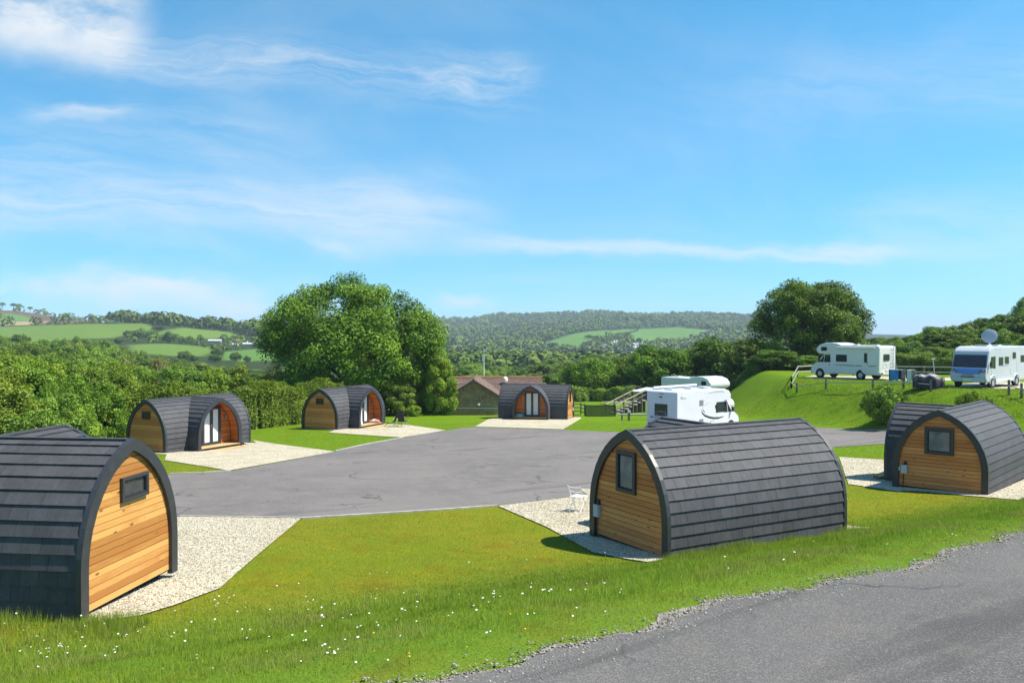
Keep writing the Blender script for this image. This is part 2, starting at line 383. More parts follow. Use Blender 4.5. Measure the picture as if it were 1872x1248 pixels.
# ------------------------------------------------------------------ sheets: road, yard, gravel pads
def sheet(name, poly, mat, off=0.02, maxlen=1.2, zf=None, kind='structure', parent=None):
    bm = bmesh.new(); vs = [bm.verts.new((p[0], p[1], 0)) for p in poly]; f = bm.faces.new(vs)
    bmesh.ops.triangulate(bm, faces=bm.faces)
    for _ in range(9):
        es = [e for e in bm.edges if e.calc_length() > maxlen]
        if not es: break
        bmesh.ops.subdivide_edges(bm, edges=es, cuts=1); bmesh.ops.triangulate(bm, faces=bm.faces)
    bm.verts.ensure_lookup_table()
    xs = np.array([v.co.x for v in bm.verts]); ys = np.array([v.co.y for v in bm.verts])
    zs = terr(xs, ys) if zf is None else zf(xs, ys)
    for v, z in zip(bm.verts, zs): v.co.z = z + off
    bmesh.ops.recalc_face_normals(bm, faces=bm.faces)
    if sum(f.normal.z for f in bm.faces) < 0: bmesh.ops.reverse_faces(bm, faces=bm.faces)
    me = bpy.data.meshes.new(name); bm.to_mesh(me); bm.free()
    o = link(name, me, mat, parent)
    if kind: o['kind'] = kind
    return o
def asphalt_mat(name, c1, c2, pinkish, crack=True, stone=0.5):
    m, t, b = new_mat(name); co = t.node('ShaderNodeNewGeometry').outputs['Position']
    big = t.noise(co, 0.16, 5, 0.6, 0.8); mid = t.noise(co, 1.3, 6, 0.65); fine = t.noise(co, 45, 3, 0.7)
    cc = t.mix(t.rng(big, 0.34, 0.68), c1, c2)
    cc = t.mix(t.rng(mid, 0.45, 0.75), cc, pinkish)
    st = t.vor(co, 52.0, 'Color'); sv = t.sep(st)[0]
    cc = t.mix(t.m('MULTIPLY', t.rng(sv, 0.55, 1.0), stone), cc, (c2[0] * 1.7, c2[1] * 1.7, c2[2] * 1.65))
    cc = t.mix(t.rng(fine, 0.35, 0.7), t.mix(1.0, cc, (0.72, 0.72, 0.74), 'MULTIPLY'), t.mix(1.0, cc, (1.2, 1.2, 1.2), 'MULTIPLY'))
    h = t.m('ADD', t.vor(co, 38.0), t.m('MULTIPLY', fine, 0.5))
    if crack:
        n = t.node('ShaderNodeTexNoise'); n.inputs['Scale'].default_value = 0.8; n.inputs['Detail'].default_value = 6; t.put(n.inputs['Vector'], co)
        wv = t.vm('SCALE', t.vm('SUBTRACT', n.outputs['Color'], (0.5, 0.5, 0.5))); wv.node.inputs[3].default_value = 2.2
        e = t.vor(t.vm('ADD', co, wv), 0.22, 'Distance', 'DISTANCE_TO_EDGE')
        gate = t.rng(t.noise(co, 0.3, 3), 0.46, 0.6)
        k = t.m('MULTIPLY', t.rng(e, 0.0, 0.016, 1.0, 0.0), gate)
        cc = t.mix(t.m('MULTIPLY', k, 0.8), cc, (0.04, 0.04, 0.042))
        # worn streaks that follow the traffic
        r = t.node('ShaderNodeVectorRotate'); r.rotation_type = 'Z_AXIS'; t.put(r.inputs['Vector'], co); r.inputs['Angle'].default_value = R(-38)
        stv = t.noise(t.vm('MULTIPLY', r.outputs[0], (0.10, 0.9, 1.0)), 1.0, 6, 0.62, 0.4)
        cc = t.mix(t.m('MULTIPLY', t.rng(stv, 0.55, 0.68), 0.5), cc, (c1[0] * 0.5, c1[1] * 0.5, c1[2] * 0.52))
    t.put(b.inputs['Base Color'], cc); b.inputs['Roughness'].default_value = 0.9; b.inputs['Specular IOR Level'].default_value = 0.25
    t.put(b.inputs['Normal'], t.bump(h, 0.5, 0.012))
    return m
m_yard = asphalt_mat('old_tarmac', (0.128, 0.117, 0.110), (0.168, 0.152, 0.142), (0.190, 0.163, 0.148))
m_lane = asphalt_mat('lane_tarmac', (0.088, 0.084, 0.080), (0.122, 0.116, 0.110), (0.128, 0.116, 0.104), True, 0.55)
def gravel_mat(name, ca, cb, cc_, sc=24.0):
    m, t, b = new_mat(name); co = t.node('ShaderNodeNewGeometry').outputs['Position']
    v = t.node('ShaderNodeTexVoronoi'); t.put(v.inputs['Vector'], co); v.inputs['Scale'].default_value = sc
    r1, r2, r3 = t.sep(v.outputs['Color'])
    c = t.mix(r1, ca, cb); c = t.mix(t.rng(r2, 0.78, 0.95), c, cc_)
    d = v.outputs['Distance']
    c = t.mix(t.rng(t.noise(co, 0.8, 4), 0.4, 0.75), c, t.mix(1.0, c, (0.84, 0.82, 0.78), 'MULTIPLY'))
    t.put(b.inputs['Base Color'], c); b.inputs['Roughness'].default_value = 0.9; b.inputs['Specular IOR Level'].default_value = 0.2
    t.put(b.inputs['Normal'], t.bump(t.m('SUBTRACT', t.m('MULTIPLY', r3, 0.6), d), 1.0, 0.03))
    return m
m_gravel = gravel_mat('cream_gravel', (0.42, 0.37, 0.27), (0.66, 0.60, 0.46), (0.26, 0.21, 0.14))
m_verge = gravel_mat('verge_gravel', (0.20, 0.18, 0.15), (0.34, 0.31, 0.27), (0.12, 0.09, 0.06), 30)
m_pad = gravel_mat('pale_hardstanding', (0.40, 0.36, 0.28), (0.52, 0.48, 0.38), (0.3, 0.26, 0.2), 14)
rnd = random.Random(5)
# near lane: its upper edge runs along s = 8, ragged
ex, ey = 0.852, 0.524; nx, ny = -0.524, 0.852
def lane_edge(u): return 8.05 + 0.13 * math.sin(u * 0.9) + 0.08 * math.sin(u * 2.3 + 1) + 0.05 * math.sin(u * 6.1) + 0.03 * math.sin(u * 13.7)
edge = [(u, lane_edge(u)) for u in np.arange(-14, 60, 0.22)]
lane = [(ex * u + nx * s, ey * u + ny * s) for u, s in edge] + [(ex * u + nx * s, ey * u + ny * s) for u, s in ((60, 2.2), (-14, 2.2))]
sheet('lane', lane, m_lane, 0.03, 1.0)
verge = [(ex * u + nx * (s - 0.25), ey * u + ny * (s - 0.25)) for u, s in edge] + [(ex * u + nx * (lane_edge(u) + 0.05 + 0.15 * abs(math.sin(u * 0.55 + 0.4)) + 0.10 * math.sin(u * 3.1) * math.sin(u * 0.7)), ey * u + ny * (lane_edge(u) + 0.05 + 0.15 * abs(math.sin(u * 0.55 + 0.4)) + 0.10 * math.sin(u * 3.1) * math.sin(u * 0.7))) for u in np.arange(60, -14, -0.22)]
sheet('gravel_verge', verge, m_verge, 0.018, 0.6)
def g2(*pts): return [tuple(gp(a, b))[:2] for a, b in pts]
yard = g2((330, 945), (550, 948), (640, 943), (740, 937), (830, 931), (910, 925), (1000, 914), (1075, 905)) + [(6, 30.6), (10.5, 34.2), (14, 39.0), (16.9, 44.2), (20, 46), (30, 47.0), (33, 48.6), (25.2, 54.5), (22.6, 57.5), (20.3, 60.4), (17.5, 62.4), (12.5, 60.5), (8.3, 54.6)] + \
    g2((1095, 789), (1030, 786), (868, 781), (842, 783), (815, 788), (775, 793), (735, 801), (670, 813), (610, 826), (520, 844), (420, 862), (310, 868)) + [(-19, 31.2), (-30, 28), (-28, 22)]
sheet('tarmac_yard', yard, m_yard, 0.02, 1.5)
def frame_of(k):
    x, y, z, yaw = PODS[k]; a = R(yaw); return Vector((x, y)), Vector((math.cos(a), math.sin(a))), Vector((-math.sin(a), math.cos(a)))
def loc(k, a, bb): c, u, v = frame_of(k); p = c + u * a + v * bb; return (p.x, p.y)
PADPOLY = []
def pad(poly, maxlen):
    PADPOLY.append(np.array(poly)); return sheet('gravel_pad', poly, m_gravel, 0.028, maxlen)
pad(g2((328, 946), (550, 949), (470, 1016), (400, 1078), (320, 1108), (255, 1128)) + [loc('L1', 3.05, -1.5), loc('L1', -3.6, -1.45), loc('L1', -3.8, 3.2)], 0.8)
pad(g2((910, 926), (1000, 915), (1075, 906)) + [loc('R1', 1.4, 8.4), loc('R1', 3.7, 5.2), loc('R1', 3.9, -1.7), loc('R1', 3.0, -1.5), loc('R1', -2.6, -1.5), loc('R1', -3.5, -1.6)] + g2((1085, 1012), (1000, 965)), 0.8)
pad(g2((1535, 836), (1552, 886), (1640, 899)) + [loc('R2', -3.5, 0.6), loc('R2', -3.4, -2.5), loc('R2', 3.8, -2.4), loc('R2', 3.8, 2.2)] + g2((1640, 842), (1612, 841)), 0.8)
pad(g2((612, 826), (505, 812), (462, 805)) + [loc('L2', -3.4, 1.4), loc('L2', -3.3, -1.8), loc('L2', 3.3, -1.8), loc('L2', 3.4, 2.2)] + g2((300, 842), (418, 861), (520, 843)), 0.9)
pad(g2((815, 787), (745, 777)) + [loc('M1', -3.3, 2.4), loc('M1', -3.3, -1.8), loc('M1', 3.2, -1.8), loc('M1', 3.2, 1.5)] + g2((600, 791), (735, 800)), 0.9)
pad(g2((868, 780), (1030, 785), (1063, 765)) + [loc('M2', -3.4, -1.8), loc('M2', 3.4, -1.8), loc('M2', 3.5, 2.2)], 0.9)
# pale edging that holds the lawn against the tarmac
m_edge = pmat('concrete_edging', (0.34, 0.32, 0.28), 0.9, 0.2, 4, bump=0.3)
def edging(pts, w=0.09):
    mb = MB()
    for a, b_ in zip(pts[:-1], pts[1:]):
        a3 = Vector((a[0], a[1], tz(*a))); b3 = Vector((b_[0], b_[1], tz(*b_))); d = (b3 - a3); L = d.length
        q = Vector((-d.y, d.x, 0)).normalized() * w / 2
        mb.hexa([a3 - q + Vector((0, 0, -.05)), b3 - q + Vector((0, 0, -.05)), b3 + q + Vector((0, 0, -.05)), a3 + q + Vector((0, 0, -.05)), a3 - q + Vector((0, 0, .05)), b3 - q + Vector((0, 0, .05)), b3 + q + Vector((0, 0, .05)), a3 + q + Vector((0, 0, .05))])
    o = mb.build('kerb_edging', m_edge); o['kind'] = 'structure'
edging(g2((551, 949), (640, 943.5), (740, 937.5), (830, 931.5), (909, 925.5)))
edging(g2((328, 945.5), (440, 947), (550, 948.5)), 0.07)
edging(g2((612, 825), (670, 812), (735, 800.5)), 0.10)
edging(g2((420, 861), (370, 865), (310, 867)), 0.10)
# pale hardstandings of the terrace and the worn sandy patch on the far lawn
HARD = [[(25.6, 74), (27.8, 69.6), (38, 66.5), (40, 72), (28, 78)], [(31.3, 56.6), (38, 55.4), (44, 62), (37, 66), (31.0, 60.2)], [(7.2, 52.0), (9.6, 48.6), (17.0, 54.8), (14.2, 58.5)]]
for P in HARD: sheet('hardstanding', P, m_pad, 0.025, 1.2)
sheet('worn_path', g2((1080, 732), (1100, 729.5), (1150, 728.8), (1180, 730.5), (1176, 734), (1130, 735.5)), m_pad, 0.03, 1.5)
# ------------------------------------------------------------------ pod materials
def wood_mat(name, dark, light, axis, pitch=0.125, knots=True, rough=0.55, seed=0.0, contrast=1.0):
    """horizontal boards; axis = local axis the grain runs along ('x' or 'y'), board number from local z"""
    m, t, b = new_mat(name); co = objco(t); x, y, z = t.sep(co)
    board = t.m('FLOOR', t.m('DIVIDE', z, pitch))
    wn = t.node('ShaderNodeTexWhiteNoise'); wn.noise_dimensions = '2D'
    t.put(wn.inputs['Vector'], t.comb(board, seed, 0)); bv = wn.outputs['Value']
    g = y if axis == 'y' else x
    o = x if axis == 'y' else y
    gv = t.comb(t.m('ADD', t.m('MULTIPLY', g, 1.6), t.m('MULTIPLY', bv, 37.0)), t.m('MULTIPLY', z, 30.0), t.m('MULTIPLY', o, 3.0))
    grain = t.noise(gv, 1.5, 6, 0.6, 1.1); fine = t.noise(gv, 7.0, 4, 0.6)
    f = t.m('ADD', t.m('MULTIPLY', t.m('SUBTRACT', bv, 0.5), 0.55 * contrast), t.m('ADD', t.m('MULTIPLY', grain, 0.75), t.m('MULTIPLY', fine, 0.25)))
    c = t.mix(t.rng(f, 0.25, 0.85), dark, light)
    big = t.noise(t.comb(t.m('ADD', g, t.m('MULTIPLY', bv, 9)), t.m('MULTIPLY', z, 2.5), 0.0), 1.3, 4)
    c = t.mix(t.m('MULTIPLY', t.rng(big, 0.5, 0.75), 0.5), c, (dark[0] * 0.95, dark[1] * 0.72, dark[2] * 0.5))
    if knots:
        kv = t.vor(t.comb(t.m('ADD', t.m('MULTIPLY', g, 2.2), t.m('MULTIPLY', bv, 13)), t.m('MULTIPLY', z, 6.0), t.m('MULTIPLY', board, 7.7)), 1.0)
        c = t.mix(t.m('MULTIPLY', t.rng(kv, 0.07, 0.17, 1.0, 0.0), 0.9), c, (dark[0] * 0.32, dark[1] * 0.25, dark[2] * 0.25))
    t.put(b.inputs['Base Color'], c); b.inputs['Roughness'].default_value = rough; b.inputs['Specular IOR Level'].default_value = 0.35
    t.put(b.inputs['Normal'], t.bump(t.m('ADD', grain, fine), 0.25, 0.004))
    return m
def roof_mat(name, base):
    m, t, b = new_mat(name); co = objco(t)
    rnd_ = t.node('ShaderNodeObjectInfo').outputs['Random']
    sp = t.noise(co, 120, 2, 0.8); md = t.noise(co, 2.2, 5, 0.6); st = t.noise(t.vm('MULTIPLY', co, (7, 7, 0.9)), 1.3, 5, 0.6)
    k = t.m('ADD', t.m('MULTIPLY', t.m('SUBTRACT', rnd_, 0.5), 0.15), t.m('ADD', t.m('MULTIPLY', md, 0.5), t.m('MULTIPLY', st, 0.5)))
    c = t.mix(t.rng(k, 0.25, 0.75), tuple(q * 0.70 for q in base), tuple(q * 1.28 for q in base))
    c = t.mix(t.rng(sp, 0.36, 0.66), t.mix(1.0, c, (0.60, 0.60, 0.60), 'MULTIPLY'), t.mix(1.0, c, (1.4, 1.4, 1.42), 'MULTIPLY'))
    t.put(b.inputs['Base Color'], c); b.inputs['Roughness'].default_value = 0.72; b.inputs['Specular IOR Level'].default_value = 0.45
    t.put(b.inputs['Normal'], t.bump(sp, 0.35, 0.003))
    return m
m_roof = roof_mat('slate_grey_shingle', (0.055, 0.0545, 0.060))
m_fascia = pmat('anthracite_fascia', (0.034, 0.036, 0.042), 0.42, 0.12, 6, bump=0.08, spec=0.5)
m_dark = pmat('dark_underlay', (0.012, 0.012, 0.014), 0.9)
m_gable = wood_mat('larch_gable', (0.37, 0.155, 0.036), (0.62, 0.325, 0.095), 'y', contrast=1.6)
m_gable_shade = wood_mat('shade_toned_gable', (0.52, 0.170, 0.048), (0.78, 0.320, 0.100), 'y', seed=3.0)  # same boards reddened for gables in shade, offsetting the cool sky fill
m_porch = wood_mat('orange_stained_boards', (0.37, 0.100, 0.018), (0.55, 0.185, 0.036), 'x', 0.11, False, 0.5, 5.0)
m_lining = wood_mat('orange_lining', (0.38, 0.105, 0.018), (0.56, 0.19, 0.036), 'y', 0.11, False, 0.5, 8.0)
m_deck = wood_mat('pine_deck', (0.40, 0.27, 0.12), (0.58, 0.43, 0.22), 'x', 0.4, True, 0.7, 2.0)
m_curtain = pmat('white_curtain', (0.86, 0.86, 0.84), 0.9, 0.03, 5)
m_alu = pmat('galvanised_metal', (0.42, 0.44, 0.46), 0.35, 0.1, 9, metal=0.8)
m_box = pmat('grey_plastic', (0.42, 0.46, 0.48), 0.5, 0.06)
m_cable = pmat('black_rubber', (0.015, 0.015, 0.016), 0.6)
m_brass = pmat('bronze_lamp', (0.20, 0.12, 0.05), 0.35, metal=0.6)
def glass_mat(name, tint=(0.02, 0.025, 0.03), transp=0.0, rough=0.03):
    m, t, b = new_mat(name)
    co = objco(t); t.put(b.inputs['Base Color'], t.mix(t.rng(t.noise(co, 2.5, 3), 0.35, 0.7), tint, tuple(q * 1.6 for q in tint)))
    b.inputs['Roughness'].default_value = rough; b.inputs['Specular IOR Level'].default_value = 0.6
    if transp:
        tr = t.node('ShaderNodeBsdfTransparent'); mx = t.node('ShaderNodeMixShader'); mx.inputs[0].default_value = transp
        out = m.node_tree.nodes['Material Output']
        t.l.new(b.outputs[0], mx.inputs[1]); t.l.new(tr.outputs[0], mx.inputs[2]); t.l.new(mx.outputs[0], out.inputs[0])
    return m
m_glass = glass_mat('dark_glass'); m_door_glass = glass_mat('door_glass', (0.03, 0.035, 0.04), 0.93); m_frost = glass_mat('blind_behind_glass', (0.13, 0.14, 0.15), 0, 0.12)
# ------------------------------------------------------------------ pod geometry
PL, PA, PH, PH0 = 5.79, 1.47, 2.81, 0.82      # length, half width, ridge height, springing height
class Arch:
    def __init__(s, a, H, h0):
        s.a, s.H, s.h0 = a, H, h0; s.c = ((H - h0) ** 2 - a * a) / (2 * a); s.r = a + s.c
        s.th = math.acos(s.c / s.r); s.zb = 0.10; s.L1 = h0 - s.zb; s.L = s.L1 + s.r * s.th
    def at(s, d):
        """distance along the half profile from the foot -> (half width, z), outward normal"""
        if d <= s.L1: return (s.a, s.zb + d), (1.0, 0.0)
        t = (d - s.L1) / s.r; return (-s.c + s.r * math.cos(t), s.h0 + s.r * math.sin(t)), (math.cos(t), math.sin(t))
    def off(s, d, o):
        p, n = s.at(d); return (max(p[0] + n[0] * o, 0.0), p[1] + n[1] * o)
    def hw(s, z, o=0.0):
        if z <= s.h0: return s.a + o
        k = (s.r + o) ** 2 - (z - s.h0) ** 2
        return max(0.0, math.sqrt(max(k, 0)) - s.c)
    def outline(s, o=0.0, n=14, zb=None):
        half = [s.off(s.L * k / n, o) for k in range(n)]
        top = (0.0, s.h0 + math.sqrt(max((s.r + o) ** 2 - s.c ** 2, 0)))
        right = [(half[0][0], zb if zb is not None else half[0][1])] + half[1:]
        return right + [top] + [(-p[0], p[1]) for p in reversed(right)]
AM = Arch(PA, PH, PH0); AP = Arch(PA - 0.02, PH - 0.03, PH0)
NC = 13
def course_hexa(arch, k, x0, x1, side, lift=0.0, axis='x', apex=False):
    d0 = arch.L * k / NC; d1 = arch.L * (k + 1) / NC
    b0, t0 = arch.off(d0, 0.040 + lift), arch.off(min(d1 + 0.02, arch.L), 0.010)
    bi, ti = arch.off(d0, 0.0), arch.off(min(d1 + 0.02, arch.L), -0.01)
    def P(q, x): return (x, side * q[0], q[1]) if axis == 'x' else (side * q[0], x, q[1])
    return [P(bi, x0), P(bi, x1), P(b0, x1), P(b0, x0), P(ti, x0), P(ti, x1), P(t0, x1), P(t0, x0)]
def fascia_piece(arch, d0, d1, side, x0, x1, axis, wi=0.165, wo=0.044, n=6):
    mb = MB(); pts = [d0 + (d1 - d0) * i / n for i in range(n + 1)]
    def P(q, x): return (x, side * q[0], q[1]) if axis == 'x' else (side * q[0], x, q[1])
    vs = []
    for d in pts:
        o, i = arch.off(d, wo), arch.off(d, -wi)
        if d >= arch.L - 1e-6:
            o = (0.0, arch.h0 + math.sqrt((arch.r + wo) ** 2 - arch.c ** 2)); i = (0.0, arch.h0 + math.sqrt((arch.r - wi) ** 2 - arch.c ** 2))
        if d == 0 : o = (o[0], 0.06); i = (i[0], 0.06)
        vs += [P(o, x0), P(i, x0), P(i, x1), P(o, x1)]
    fs = []
    for k in range(n):
        a = 4 * k; b = 4 * (k + 1)
        for j in range(4): fs.append((a + j, a + (j + 1) % 4, b + (j + 1) % 4, b + j))
    fs += [(0, 1, 2, 3), (4 * n + 3, 4 * n + 2, 4 * n + 1, 4 * n)]
    return mb.add(vs, fs)
def frame_box(mb, axis, pos, c, w, h, bar, dep):
    """rectangular frame of four bars in the plane axis=pos"""
    for dx, dz, ww, hh in ((0, h / 2 - bar / 2, w, bar), (0, -h / 2 + bar / 2, w, bar), (w / 2 - bar / 2, 0, bar, h - 2 * bar), (-w / 2 + bar / 2, 0, bar, h - 2 * bar)):
        if axis == 'x': mb.box((pos, c[0] + dx, c[1] + dz), (dep, ww, hh))
        else: mb.box((c[0] + dx, pos, c[1] + dz), (ww, dep, hh))
    return mb
def make_pod(key, label, gables, shingle_side=0, planks_end=0, pane_mat=None):
    x, y, z, yaw = PODS[key]; rg = random.Random(key)
    root = empty('camping_pod', (x, y, z + CZ), R(yaw), label, 'camping pod', 'arched camping pods around the yard')
    E = PL / 2 - 0.09
    mb = MB(); mb.prism(AM.outline(0.0, 14, 0.10), -E + 0.02, E - 0.02, 'x'); mb.build('shell', m_dark, root)
    mb = MB(); mb.box((0, 0, 0.04), (PL - 0.5, 2.5, 0.16)); mb.build('plinth', m_dark, root)
    # roof courses, shingle by shingle on the side that shows them
    for side in (-1, 1):
        for k in range(NC):
            if side == shingle_side:
                n = 17; w = 2 * E / n; sh = 0.5 * (k % 2)
                xs = [-E] + [-E + w * (i + sh) for i in range(1 if not sh else 0, n)] + [E]
                xs = sorted(set(round(q, 4) for q in xs))
                for a, b_ in zip(xs[:-1], xs[1:]):
                    if b_ - a < 0.02: continue
                    MB().hexa(course_hexa(AM, k, a + 0.003, b_ - 0.003, side, rg.uniform(-0.0015, 0.002))).build('shingle', m_roof, root)
            else:
                MB().hexa(course_hexa(AM, k, -E, E, side)).build('roof_course', m_roof, root)
    ytop = PA + 0.74
    for side in (-1, 1):
        for k in range(NC): MB().hexa(course_hexa(AP, k, 0.1, ytop, side, 0, 'y')).build('porch_course', m_roof, root)
    mb = MB(); mb.box((0, 0, AM.H + 0.02), (2 * E, 0.16, 0.03)); mb.build('ridge_cap', m_roof, root)
    mb = MB(); mb.box((0, ytop / 2, AP.H + 0.02), (0.16, ytop, 0.03)); mb.build('ridge_cap', m_roof, root)
    for e in (-1, 1):
        for side in (-1, 1):
            for d0, d1, g in ((0, AM.L * 0.43, 0), (AM.L * 0.43 + 0.004, AM.L, 1)):
                fascia_piece(AM, d0, d1, side, e * (PL / 2), e * (E - 0.01), 'x').build('fascia', m_fascia, root)
    for side in (-1, 1):
        for d0, d1 in ((0, AP.L * 0.43), (AP.L * 0.43 + 0.004, AP.L)):
            fascia_piece(AP, d0, d1, side, ytop + 0.07, ytop - 0.04, 'y').build('fascia', m_fascia, root)
    # gable boards
    pitch = 0.125
    for e in (-1, 1):
        zz = 0.14; allb = MB(); mat = m_gable if key in ('L1', 'M2') else m_gable_shade  # sunlit gables get the plain boards, shaded ones the reddened copy
        while zz < AM.H - 0.12:
            z1 = min(zz + pitch, AM.H - 0.1)
            w0, w1 = AM.hw(zz, -0.04), AM.hw(z1 - 0.011, -0.04)
            if w0 < 0.05: break
            j = rg.uniform(-0.002, 0.002); xa, xb = e * (E - 0.01), e * (E + 0.018 + j)
            hx = [(xa, -w0, zz), (xb, -w0, zz), (xb, w0, zz), (xa, w0, zz), (xa, -w1, z1 - 0.011), (xb, -w1, z1 - 0.011), (xb, w1, z1 - 0.011), (xa, w1, z1 - 0.011)]
            if e == planks_end: MB().hexa(hx).build('plank', mat, root)
            else: allb.hexa(hx)
            zz += pitch
        if e != planks_end: allb.build('cladding', mat, root)
        g = gables.get(e)
        if g and g.get('win'):
            cy, cz, w, h = g['win']; bar = g.get('bar', 0.075)
            fo = frame_box(MB(), 'x', e * (E + 0.045), (cy, cz), w, h, bar, 0.07).build('window_frame', m_fascia, root)
            inner = frame_box(MB(), 'x', e * (E + 0.040), (cy, cz), w - 2 * bar + 0.004, h - 2 * bar + 0.004, 0.03, 0.05).build('sash', m_dark, fo)
            MB().box((e * (E + 0.028), cy, cz), (0.012, w - 2 * bar, h - 2 * bar)).build('pane', g.get('pane', m_glass), fo)
        if g and g.get('plaque'):
            cy, cz, w, h = g['plaque']
            po = frame_box(MB(), 'x', e * (E + 0.035), (cy, cz), w, h, 0.05, 0.05).build('vent_frame', m_plaque, root)
            mb = MB()
            for q in range(5): mb.box((e * (E + 0.03), cy, cz - h / 2 + 0.07 + q * (h - 0.14) / 4), (0.02, w - 0.1, 0.025), rotm('Y', 0.5))
            mb.box((e * (E + 0.021), cy, cz), (0.006, w - 0.09, h - 0.09)); mb.build('louvre', m_plaque, po)
        if g and g.get('hookup') is not None:
            cy = g['hookup']; hb = MB().box((e * (E + 0.07), cy, 0.72), (0.10, 0.20, 0.30)).build('hookup_box', m_box, root, bevel=0.012)
            MB().box((e * (E + 0.05), cy - e * 0.17, 0.72), (0.07, 0.10, 0.12)).build('socket', m_box, hb, bevel=0.01)
            MB().box((e * (E + 0.04), cy + e * 0.03, 0.93), (0.05, 0.10, 0.12)).build('junction_box', m_cable, hb)
            MB().tube([(e * (E + 0.06), cy - e * 0.03, 0.58), (e * (E + 0.06), cy - e * 0.035, 0.3), (e * (E + 0.05), cy - e * 0.05, 0.08), (e * (E + 0.12), cy - e * 0.07, 0.03)], 0.014, 6).build('supply_cable', m_cable, hb)
    # porch: back wall, lining, door, deck, step
    yw = PA + 0.075; zf = 0.28
    allb = MB(); zz = zf
    while zz < AP.H - 0.12:
        z1 = min(zz + 0.11, AP.H - 0.1); w0, w1 = AP.hw(zz, -0.10), AP.hw(z1 - 0.006, -0.10)
        allb.hexa([(-w0, yw - 0.02, zz), (w0, yw - 0.02, zz), (w0, yw, zz), (-w0, yw, zz), (-w1, yw - 0.02, z1 - .006), (w1, yw - 0.02, z1 - .006), (w1, yw, z1 - .006), (-w1, yw, z1 - .006)]); zz += 0.11
    allb.build('porch_wall', m_porch, root)
    mb = MB(); n = 12
    for side in (-1, 1):
        for k in range(n):
            p, q = AP.off(AP.L * k / n, -0.075), AP.off(min(AP.L * (k + 1) / n, AP.L * 0.999), -0.075); p2, q2 = AP.off(AP.L * k / n, -0.06), AP.off(min(AP.L * (k + 1) / n, AP.L * 0.999), -0.06)
            mb.hexa([(side * p[0], yw, p[1]), (side * p2[0], yw, p2[1]), (side * p2[0], ytop, p2[1]), (side * p[0], ytop, p[1]), (side * q[0], yw, q[1]), (side * q2[0], yw, q2[1]), (side * q2[0], ytop, q2[1]), (side * q[0], ytop, q[1])])
    mb.build('porch_lining', m_lining, root)
    ds = MB()
    for q in range(6): ds.box((0, yw + 0.065 + q * 0.125, zf - 0.022), (2.62, 0.118, 0.04))
    ds.build('porch_deck', m_deck, root)
    MB().box((0, ytop + 0.03, zf - 0.105), (2.5, 0.04, 0.12)).build('deck_skirt', m_dark, root)
    st = MB()
    for q in range(3): st.box((-0.1, ytop + 0.16 + q * 0.145, 0.115), (2.3, 0.138, 0.04))
    st.box((-0.1, ytop + 0.53, 0.055), (2.3, 0.03, 0.075)); st.build('porch_step', m_deck, root)
    dw, dh = 1.26, 2.03
    fr = frame_box(MB(), 'y', yw + 0.03, (0, zf + dh / 2), dw, dh, 0.06, 0.08).build('door_frame', m_fascia, root)
    for s in (-1, 1):
        cx = s * (dw / 4 - 0.028); lw = dw / 2 - 0.065
        lf = frame_box(MB(), 'y', yw + 0.035, (cx, zf + dh / 2), lw, dh - 0.13, 0.085, 0.05).build('door', m_fascia, root)
        MB().box((cx, yw + 0.034, zf + dh / 2), (lw - 0.17, 0.008, dh - 0.29)).build('pane', m_door_glass, lf)
        cu = MB(); nf = 14; ww = lw - 0.172; x0 = cx - ww / 2
        vs = []; fs = []
        for i in range(nf + 1):
            yy = yw + 0.012 + 0.007 * math.sin(i * 2.1 + s); vs += [(x0 + ww * i / nf, yy, zf + 0.14), (x0 + ww * i / nf, yy, zf + dh - 0.14)]
            if i: fs.append((2 * i - 2, 2 * i, 2 * i + 1, 2 * i - 1))
        cu.add(vs, fs).build('curtain', m_curtain, lf)
    MB().tube([(0.04, yw + 0.075, zf + 0.95), (0.04, yw + 0.095, zf + 1.0), (0.04, yw + 0.095, zf + 1.12)], 0.012, 6).build('door_handle', m_alu, root)
    for s in (-1, 1):
        lp = MB().box((s * 0.93, yw + 0.015, 1.72), (0.09, 0.03, 0.16)).build('wall_lamp', m_brass, root)
        MB().lathe([(0.03, -0.14), (0.045, -0.12), (0.045, 0.06), (0.02, 0.09)], 8, (s * 0.93, yw + 0.08, 1.74)).build('lamp_glass', m_frost, lp)
    return root
m_plaque = pmat('brown_vent', (0.055, 0.034, 0.024), 0.5)
make_pod('R1', 'nearest dark pod showing its whole shingled flank, beside a white folding chair', {-1: dict(win=(0.06, 1.84, 0.74, 0.98), bar=0.085, pane=m_frost, hookup=1.22)}, shingle_side=-1, planks_end=-1)
make_pod('L1', 'pod cut off by the left picture edge with bright sunlit plank gable', {1: dict(win=(0.10, 1.97, 0.84, 0.43), bar=0.06)}, shingle_side=-1, planks_end=1)
make_pod('R2', 'pod at the right picture edge with a square window in its plank gable', {-1: dict(win=(0.0, 1.78, 0.92, 0.92), bar=0.10, pane=m_frost, hookup=1.12)}, 0, -1)
make_pod('L2', 'pod before the left hedge with open orange porch and white curtained doors', {1: dict(plaque=(0.0, 2.02, 0.62, 0.40))})
make_pod('M1', 'pod under the big oak with camping chairs beside its porch', {1: dict(plaque=(0.0, 2.0, 0.62, 0.40))})
make_pod('M2', 'farthest pod, its porch facing the yard, in front of the tiled building', {-1: dict(win=(0.0, 1.9, 0.5, 0.95), bar=0.08, hookup=-1.0)})
